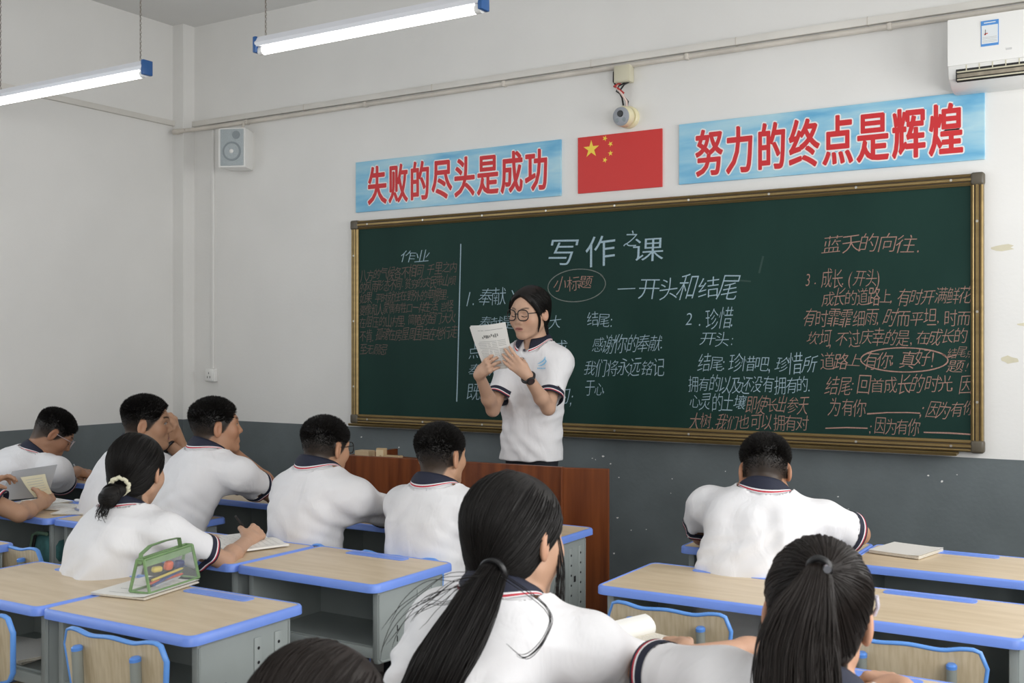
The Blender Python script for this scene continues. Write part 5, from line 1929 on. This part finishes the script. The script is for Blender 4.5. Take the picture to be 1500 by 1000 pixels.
def booklet(name, label, cat, c, w, h, rz, z=0.7515, th=.006, m=M_paper, lines=0, curl=0.0, group=None, cover=None):
    """closed notebook or a thin stack of sheets lying flat"""
    root = empty(name, (c[0], c[1], z), rz)
    tag(root, label, cat, group)
    k = max(2, int(th / .002))
    b = MB()
    for i in range(k):
        dx, dy = .0012 * math.sin(i * 2.3), .0012 * math.cos(i * 1.7)
        b.box((dx, dy, th * (i + .5) / k), (w - .002, h - .002, th / k * .92), M_pgedge)
    b.build('pages', root)
    g = MB()
    sheetmesh(g, lambda u, v: (w * (u - .5), h * (v - .5), th + .0012 + curl * max(0, abs(u - .45) - .25) ** 2 * (1 if u > .5 else .6)), 12, 4, .0009, cover or m)
    g.build('cover', root, True)
    if lines:
        l = MB()
        for i in range(lines):
            y = h * (.38 - .76 * i / max(1, lines - 1))
            l.box((0, y, th + .0018), (w * .8 * (.65 + .35 * abs(math.sin(i * 3.1))), .0016, .0004), M_inkl)
        l.build('print', root)
    return root


def open_book(name, label, cat, c, w, h, rz, z=0.7515, lines=9):
    root = empty(name, (c[0], c[1], z), rz)
    tag(root, label, cat)
    for q in (-1, 1):
        g = MB()
        f = lambda u, v, q=q: (q * w / 2 * (u if q > 0 else 1 - u), h * (v - .5), .010 + .011 * math.sin(math.pi * min(1, (u if q > 0 else 1 - u) * 1.25 + .02)) * (1 - (u if q > 0 else 1 - u) * .5))
        sheetmesh(g, f, 12, 3, .007, M_paper)
        pg = g.build('page_block', root, True)
        l = MB()
        for i in range(lines):
            y = h * (.38 - .76 * i / (lines - 1))
            row = [[(q * w / 2 * u_, y + s_, .0106 + .011 * math.sin(math.pi * min(1, u_ * 1.25 + .02)) * (1 - u_ * .5)) for u_ in (.15, .35, .55, .75, .88 - .2 * (i % 4 == 3))] for s_ in (-.0008, .0008)]
            l.grid(row if q > 0 else row[::-1], M_inkl)
        l.build('print', pg)
    return root


# the booklet the reader holds
BQ = [W_(687, 480, -1.005), W_(739, 474, -.985), W_(752, 538, -.915), W_(710, 541, -.925)]
root = empty('held_booklet', tuple(BQ[3]))
tag(root, 'white printed booklet held up in both hands of the standing person', 'booklet')


def bk(u, v, off=0.0):
    p = (BQ[0] * (1 - u) + BQ[1] * u) * (1 - v) + (BQ[3] * (1 - u) + BQ[2] * u) * v
    n = nrm(np.cross(BQ[1] - BQ[0], BQ[3] - BQ[0]))
    if n[1] > 0: n = -n
    bow = .010 * math.sin(math.pi * u) - .012 * max(0, .5 - u) * max(0, .35 - v) * 4
    return p - BQ[3] + n * (off + bow)


for k in range(3):
    g = MB()
    sheetmesh(g, lambda u, v, k=k: tuple(bk(u, v, -.0022 * k) + A(.0015, 0, .003) * k), 10, 10, .0012, M_paper)
    pg = g.build('page', root, True)
l = MB()
rq = random.Random(8)


def bar(u0, u1, v, hgt, m):
    rows = [[tuple(bk(u0 + (u1 - u0) * i / 5, v + s_, .0014)) for i in range(6)] for s_ in (0, hgt)]
    l.grid(rows, m)


bar(.22, .93, .085, .008, M_ink)
for i in range(9):
    u0 = .30 + i * .055
    bar(u0, u0 + rq.uniform(.03, .05), .20 + rq.uniform(0, .03) - .004 * i, rq.uniform(.04, .09), M_ink)
for i in range(16):
    v = .34 + i * .038
    bar(.12 + .05 * (i % 5 == 0), .94 - .25 * (i % 5 == 4), v, .011, M_inkl)
l.build('print', root)

# pencil case on the near desk
pc = empty('pencil_case', (1.680, -2.915, .7605), R(101))
tag(pc, 'clear pencil case with green edging and handle, full of pens', 'pencil case')
M_green = mat('green_edging', (.18, .30, .13), .5, var=.1, scale=30)
M_clear = mat('clear_vinyl', (.85, .88, .86), .08, alpha=.13, spec=.6)
LX, LY, HZ = .118, .036, .098
bot = [(-LX, -LY, .002), (LX, -LY, .002), (LX, LY, .002), (-LX, LY, .002)]
top = [(-LX * .97, -.012, HZ), (LX * .97, -.012, HZ + .008), (LX * .97, .012, HZ + .008), (-LX * .97, .012, HZ)]
g = MB()
for i in range(4):
    a_, b_, c_, d_ = bot[i], bot[(i + 1) % 4], top[(i + 1) % 4], top[i]
    n = 6
    rows = []
    for v in range(n + 1):
        row = []
        for u in range(n + 1):
            p = (Vector(a_) * (1 - u / n) + Vector(b_) * (u / n)) * (1 - v / n) + (Vector(d_) * (1 - u / n) + Vector(c_) * (u / n)) * (v / n)
            out = Vector((p.x / LX * .3, p.y / LY, 0)).normalized()
            row.append(tuple(p + out * .004 * math.sin(math.pi * u / n) * math.sin(math.pi * v / n)))
        rows.append(row)
    g.grid(rows, M_clear)
g.build('clear_panel', pc, True)
g = MB()
for i in range(4):
    g.tube([bot[i], bot[(i + 1) % 4]], .0035, M_green, 6)
    g.tube([bot[i], top[i]], .005, M_green, 6)
    g.tube([top[i], top[(i + 1) % 4]], .004, M_green, 6)
g.build('edging', pc, True)
g = MB()
for q in (-1, 1):
    rows = [[(-LX * .98, q * .0145, HZ - .022), (0, q * .0165, HZ - .019), (LX * .98, q * .0145, HZ - .014)], [(-LX * .97, q * .0115, HZ + .002), (0, q * .0115, HZ + .006), (LX * .97, q * .0115, HZ + .010)]]
    g.grid(rows if q < 0 else rows[::-1], M_green)
g.box((0, 0, HZ + .005), (LX * 1.95, .006, .004), M_green)
g.build('zip_band', pc)
g = MB()
hp = [(-LX, .0, HZ - .01), (-LX * .95, 0, HZ + .018), (-LX * .6, 0, HZ + .036), (0, 0, HZ + .040), (LX * .55, 0, HZ + .038), (LX * .62, 0, HZ + .008)]
g.grid([[(x, y - .008, z) for x, y, z in hp], [(x, y + .008, z) for x, y, z in hp]], M_green)
g.grid([[(x, y + .008, z - .002) for x, y, z in hp], [(x, y - .008, z - .002) for x, y, z in hp]], M_green)
g.build('handle', pc, True)
rp = random.Random(3)
cols = [(.03, .03, .035), (.03, .05, .18), (.60, .10, .05), (.62, .50, .10), (.05, .05, .06), (.45, .46, .48), (.03, .06, .22), (.35, .04, .08), (.02, .02, .02)]
Mz = Matrix.Rotation(R(101), 4, 'Z')
for i, cc in enumerate(cols):
    a_ = Vector((rp.uniform(-.085, -.06), rp.uniform(-.016, .016), .010 + .0055 * (i % 5)))
    b_ = Vector((rp.uniform(.05, .085), rp.uniform(-.016, .016), .012 + .007 * ((i * 3) % 5)))
    o = MB().tube([tuple(Vector()), tuple((b_ - a_) * .92), tuple(b_ - a_)], [.0042, .0042, .0012], mat('pen_barrel', cc, .3), 8).build('pen', None, True)
    o.location = Vector(pc.location) + Mz @ a_
    o.rotation_euler = (0, 0, R(101))
    tag(o, 'assorted coloured pen lying inside the clear green-edged pencil case', 'pen', 'pens inside the clear pencil case')
for nm, lab, p_, d_, m in (('sharpener', 'round orange sharpener inside the clear pencil case', (.012, -.002, .058), (.030, .022, .030), mat('orange_plastic', (.70, .13, .05), .4)),
                           ('eraser', 'yellow eraser inside the clear pencil case', (-.040, .0, .056), (.040, .018, .018), mat('yellow_plastic', (.65, .52, .10), .5)),
                           ('correction_tape', 'dark blue correction tape at the right end of the clear pencil case', (.066, .0, .052), (.038, .02, .028), mat('dark_blue_plastic', (.02, .03, .14), .3))):
    o = MB().box((0, 0, 0), d_, m, min(d_) * .42, 3).build(nm, None, True)
    o.location = Vector(pc.location) + Mz @ Vector(p_)
    o.rotation_euler = (.2, .1, R(101))
    tag(o, lab, nm.replace('_', ' '))

# notebooks and papers
booklet('exercise_book', 'white exercise book under the clear pencil case', 'book', (1.640, -2.955), .20, .255, R(10), th=.006, lines=5, curl=.05)
open_book('open_book', 'open white book under the hands of the person with the cream hair tie', 'book', (1.325, -2.26), .33, .24, R(-18))
booklet('closed_notebook', 'closed pale notebook on the front right desk beside the lone boy', 'notebook', (3.50, -1.10), .185, .215, R(-12), th=.010, cover=mat('white_cover', (.74, .72, .68), .55), curl=.03)
booklet('worksheet', 'loose white worksheet on the far left desk before the bent-over boy', 'paper', (-.88, -1.19), .26, .19, R(-10), th=.002, lines=8)
booklet('worksheet', 'white paper on the desk of the boy resting his chin', 'paper', (.60, -1.16), .20, .14, R(8), th=.003)
booklet('worksheet', 'cream booklet under the arm of the boy in black glasses', 'paper', (1.50, -1.50), .15, .20, R(20), th=.004, m=M_papery)
for k, (cx, cy, w, h, rz, m, lab) in enumerate(((-.10, -2.03, .24, .17, 12, M_paper, 'printed sheet beside the hand of the person at the left edge'), (.135, -2.07, .20, .15, 30, M_paper, 'white booklet with a pen across it, by the seam of the two left desks'), (.315, -2.02, .13, .18, -6, M_papery, 'cream paper on the desk left of the person with the low bun'), (-.27, -1.95, .21, .15, -8, M_paper, 'open white pages near the back edge of the far left desk'))):
    booklet('worksheet', lab, 'paper', (cx, cy), w, h, R(rz), th=.0035 + .001 * k, m=m, lines=6)
pen('ballpoint_pen', (.20, -2.10, .7625), (.09, -2.06, .7625), mat('pen_blue_grey', (.25, .30, .45), .3), 'blue and black pen lying on the white booklet at left', .0045)
for (x, y, n) in ((.455, -1.842, 'left'), (.478, -1.845, 'right')):
    o = MB().tube([(0, 0, 0), (0, 0, .006), (0, 0, .008)], [.009, .009, .006], M_white, 12).build('bottle_cap', None, True, loc=(x, y, .7517))
    tag(o, 'small white round cap in the pen tray behind the boy resting his chin', 'cap', 'white caps in the pen tray')
o = MB().box((0, 0, .007), (.075, .022, .014), M_white, .005, 3).build('correction_pen', None, True, loc=(-.13, -1.865, .7517), rz=R(6))
tag(o, 'short white stick in the pen tray of the desk at the left edge', 'correction pen')

# translucent sheet and cream booklet held up at the left edge
Q0 = [W_(18, 690, -2.10), W_(84, 680, -2.03), W_(70, 727, -2.02), W_(-4, 733, -2.10)]
root = empty('grey_sheet', tuple(Q0[3]))
tag(root, 'thin translucent grey sheet held up at the left edge', 'sheet')
g = MB()
sheetmesh(g, lambda u, v: tuple((Q0[0] * (1 - u) + Q0[1] * u) * (1 - v) + (Q0[3] * (1 - u) + Q0[2] * u) * v - Q0[3] + A(0, -.02, 0) * math.sin(math.pi * u)), 10, 6, .0006, M_papergrey)
g.build('sheet', root, True)
Q1 = [W_(30, 699, -2.125), W_(66, 694, -2.085), W_(77, 722, -2.075), W_(52, 728, -2.11)]
root = empty('cream_leaflet', tuple(Q1[3]))
tag(root, 'cream leaflet held against the grey sheet at the left edge', 'leaflet')
g = MB()
fq = lambda u, v: (Q1[0] * (1 - u) + Q1[1] * u) * (1 - v) + (Q1[3] * (1 - u) + Q1[2] * u) * v - Q1[3] + A(.01, -.012, 0) * math.sin(math.pi * v * .8)
sheetmesh(g, lambda u, v: tuple(fq(u, v)), 6, 8, .0008, M_papery)
g.build('sheet', root, True)
g = MB()
for i in range(6):
    v = .15 + i * .12
    g.grid([[tuple(fq(.15 + .14 * j, v + s_) + A(0, -.001, 0)) for j in range(6)] for s_ in (0, .02)], M_inkl)
g.build('print', root)

# open notebook with a curling page by the low pony tail
c0 = ondesk(880, 925, .757)
root = empty('curling_notebook', (c0[0], c0[1], .7515), R(-18))
tag(root, 'open notebook with its page curling over, beyond the low ponytail\'s arm', 'notebook')
MB().box((0, 0, .004), (.30, .19, .008), M_pgedge, .001).build('pages', root)
g = MB()


def curlp(u, v):
    x = -.15 + .30 * u
    if u < .72: return (x, .19 * (v - .5), .0095 + .035 * max(0, u - .30) ** 2 * 5)
    a = (u - .72) / .28 * math.pi * 1.35
    x0 = -.15 + .30 * .72; z0 = .0095 + .035 * .42 ** 2 * 5
    return (x0 + .026 * math.sin(a) + .008 * a, .19 * (v - .5), z0 + .006 + .024 * math.cos(a) - .024 + .004)


sheetmesh(g, curlp, 40, 4, .0008, M_paper)
g.build('curling_page', root, True)
g = MB()
for i in range(9):
    v = .1 + i * .1
    g.grid([[(*curlp(u, v + s_)[:2], curlp(u, v + s_)[2] + .0008) for u in (.1, .2, .3, .4, .5, .6, .68)] for s_ in (0, .010)], M_inkl)
g.build('print', root)

# things kept in the desk shelves
for k, (x, y, w, h, rz, th, lab) in enumerate(((1.20, -3.09, .25, .19, 6, .016, 'thick pale book at the bottom of the left desk shelf'), (1.28, -3.10, .21, .16, -14, .008, 'slanted white exercise book upper in the left desk shelf'))):
    booklet('shelf_book', lab, 'book', (x, y), w, h, R(rz), z=.522 + .018 * k, th=th)
bp = empty('backpack', (.08, -2.16, .522), R(-4))
tag(bp, 'teal and green school bag inside the shelf of the far left desk', 'bag')
M_teal = mat('teal_canvas', (.05, .16, .16), .8, var=.15, scale=40)
M_sage = mat('sage_canvas', (.13, .22, .15), .8)
s = MB().box((0, 0, .075), (.16, .14, .15), M_teal, .05, 4).build('body', bp, True)
MB().tube([(-.082, -.06, .02), (-.086, -.06, .08), (-.072, -.06, .135), (-.03, -.06, .152), (.04, -.06, .152)], .008, M_sage, 8).build('piping', bp, True)
MB().tube([(-.05, -.072, .01), (-.05, -.074, .08), (-.035, -.07, .14)], .007, M_black, 8).build('strap', bp, True)
pb = empty('plastic_bag', (3.79, -2.03, .521), R(3))
tag(pb, 'crumpled clear plastic bag with red print in the far right shelf', 'bag')
M_bag = mat('crumpled_film', (.55, .55, .56), .15, alpha=.45, bump=.6, bscale=30)
sb = Sdf(); sb.ell((0, 0, .07), (.10, .09, .068))
rb_ = np.random.RandomState(2)
sb.post = lambda X, d: d + .007 * np.sin(60 * X[:, 0] + 3 * np.sin(40 * X[:, 2])) * np.sin(52 * X[:, 2] + 30 * X[:, 1])
V, Q = surface(sb, .007)
mesh_obj('film', V, Q, M_bag, A(0, 0, 0), pb)
g = MB()
for i in range(5):
    pts = [(-.06 + .025 * i + .012 * math.sin(k * 2.0 + i), 0, .03 + .016 * k) for k in range(6)]
    P2 = [tuple(v) for v in sb.snap(np.array([(x, -.085, z) for x, _, z in pts]), .0015, 6)]
    g.tube(P2, .0022, M_red, 5)
g.build('red_print', pb)
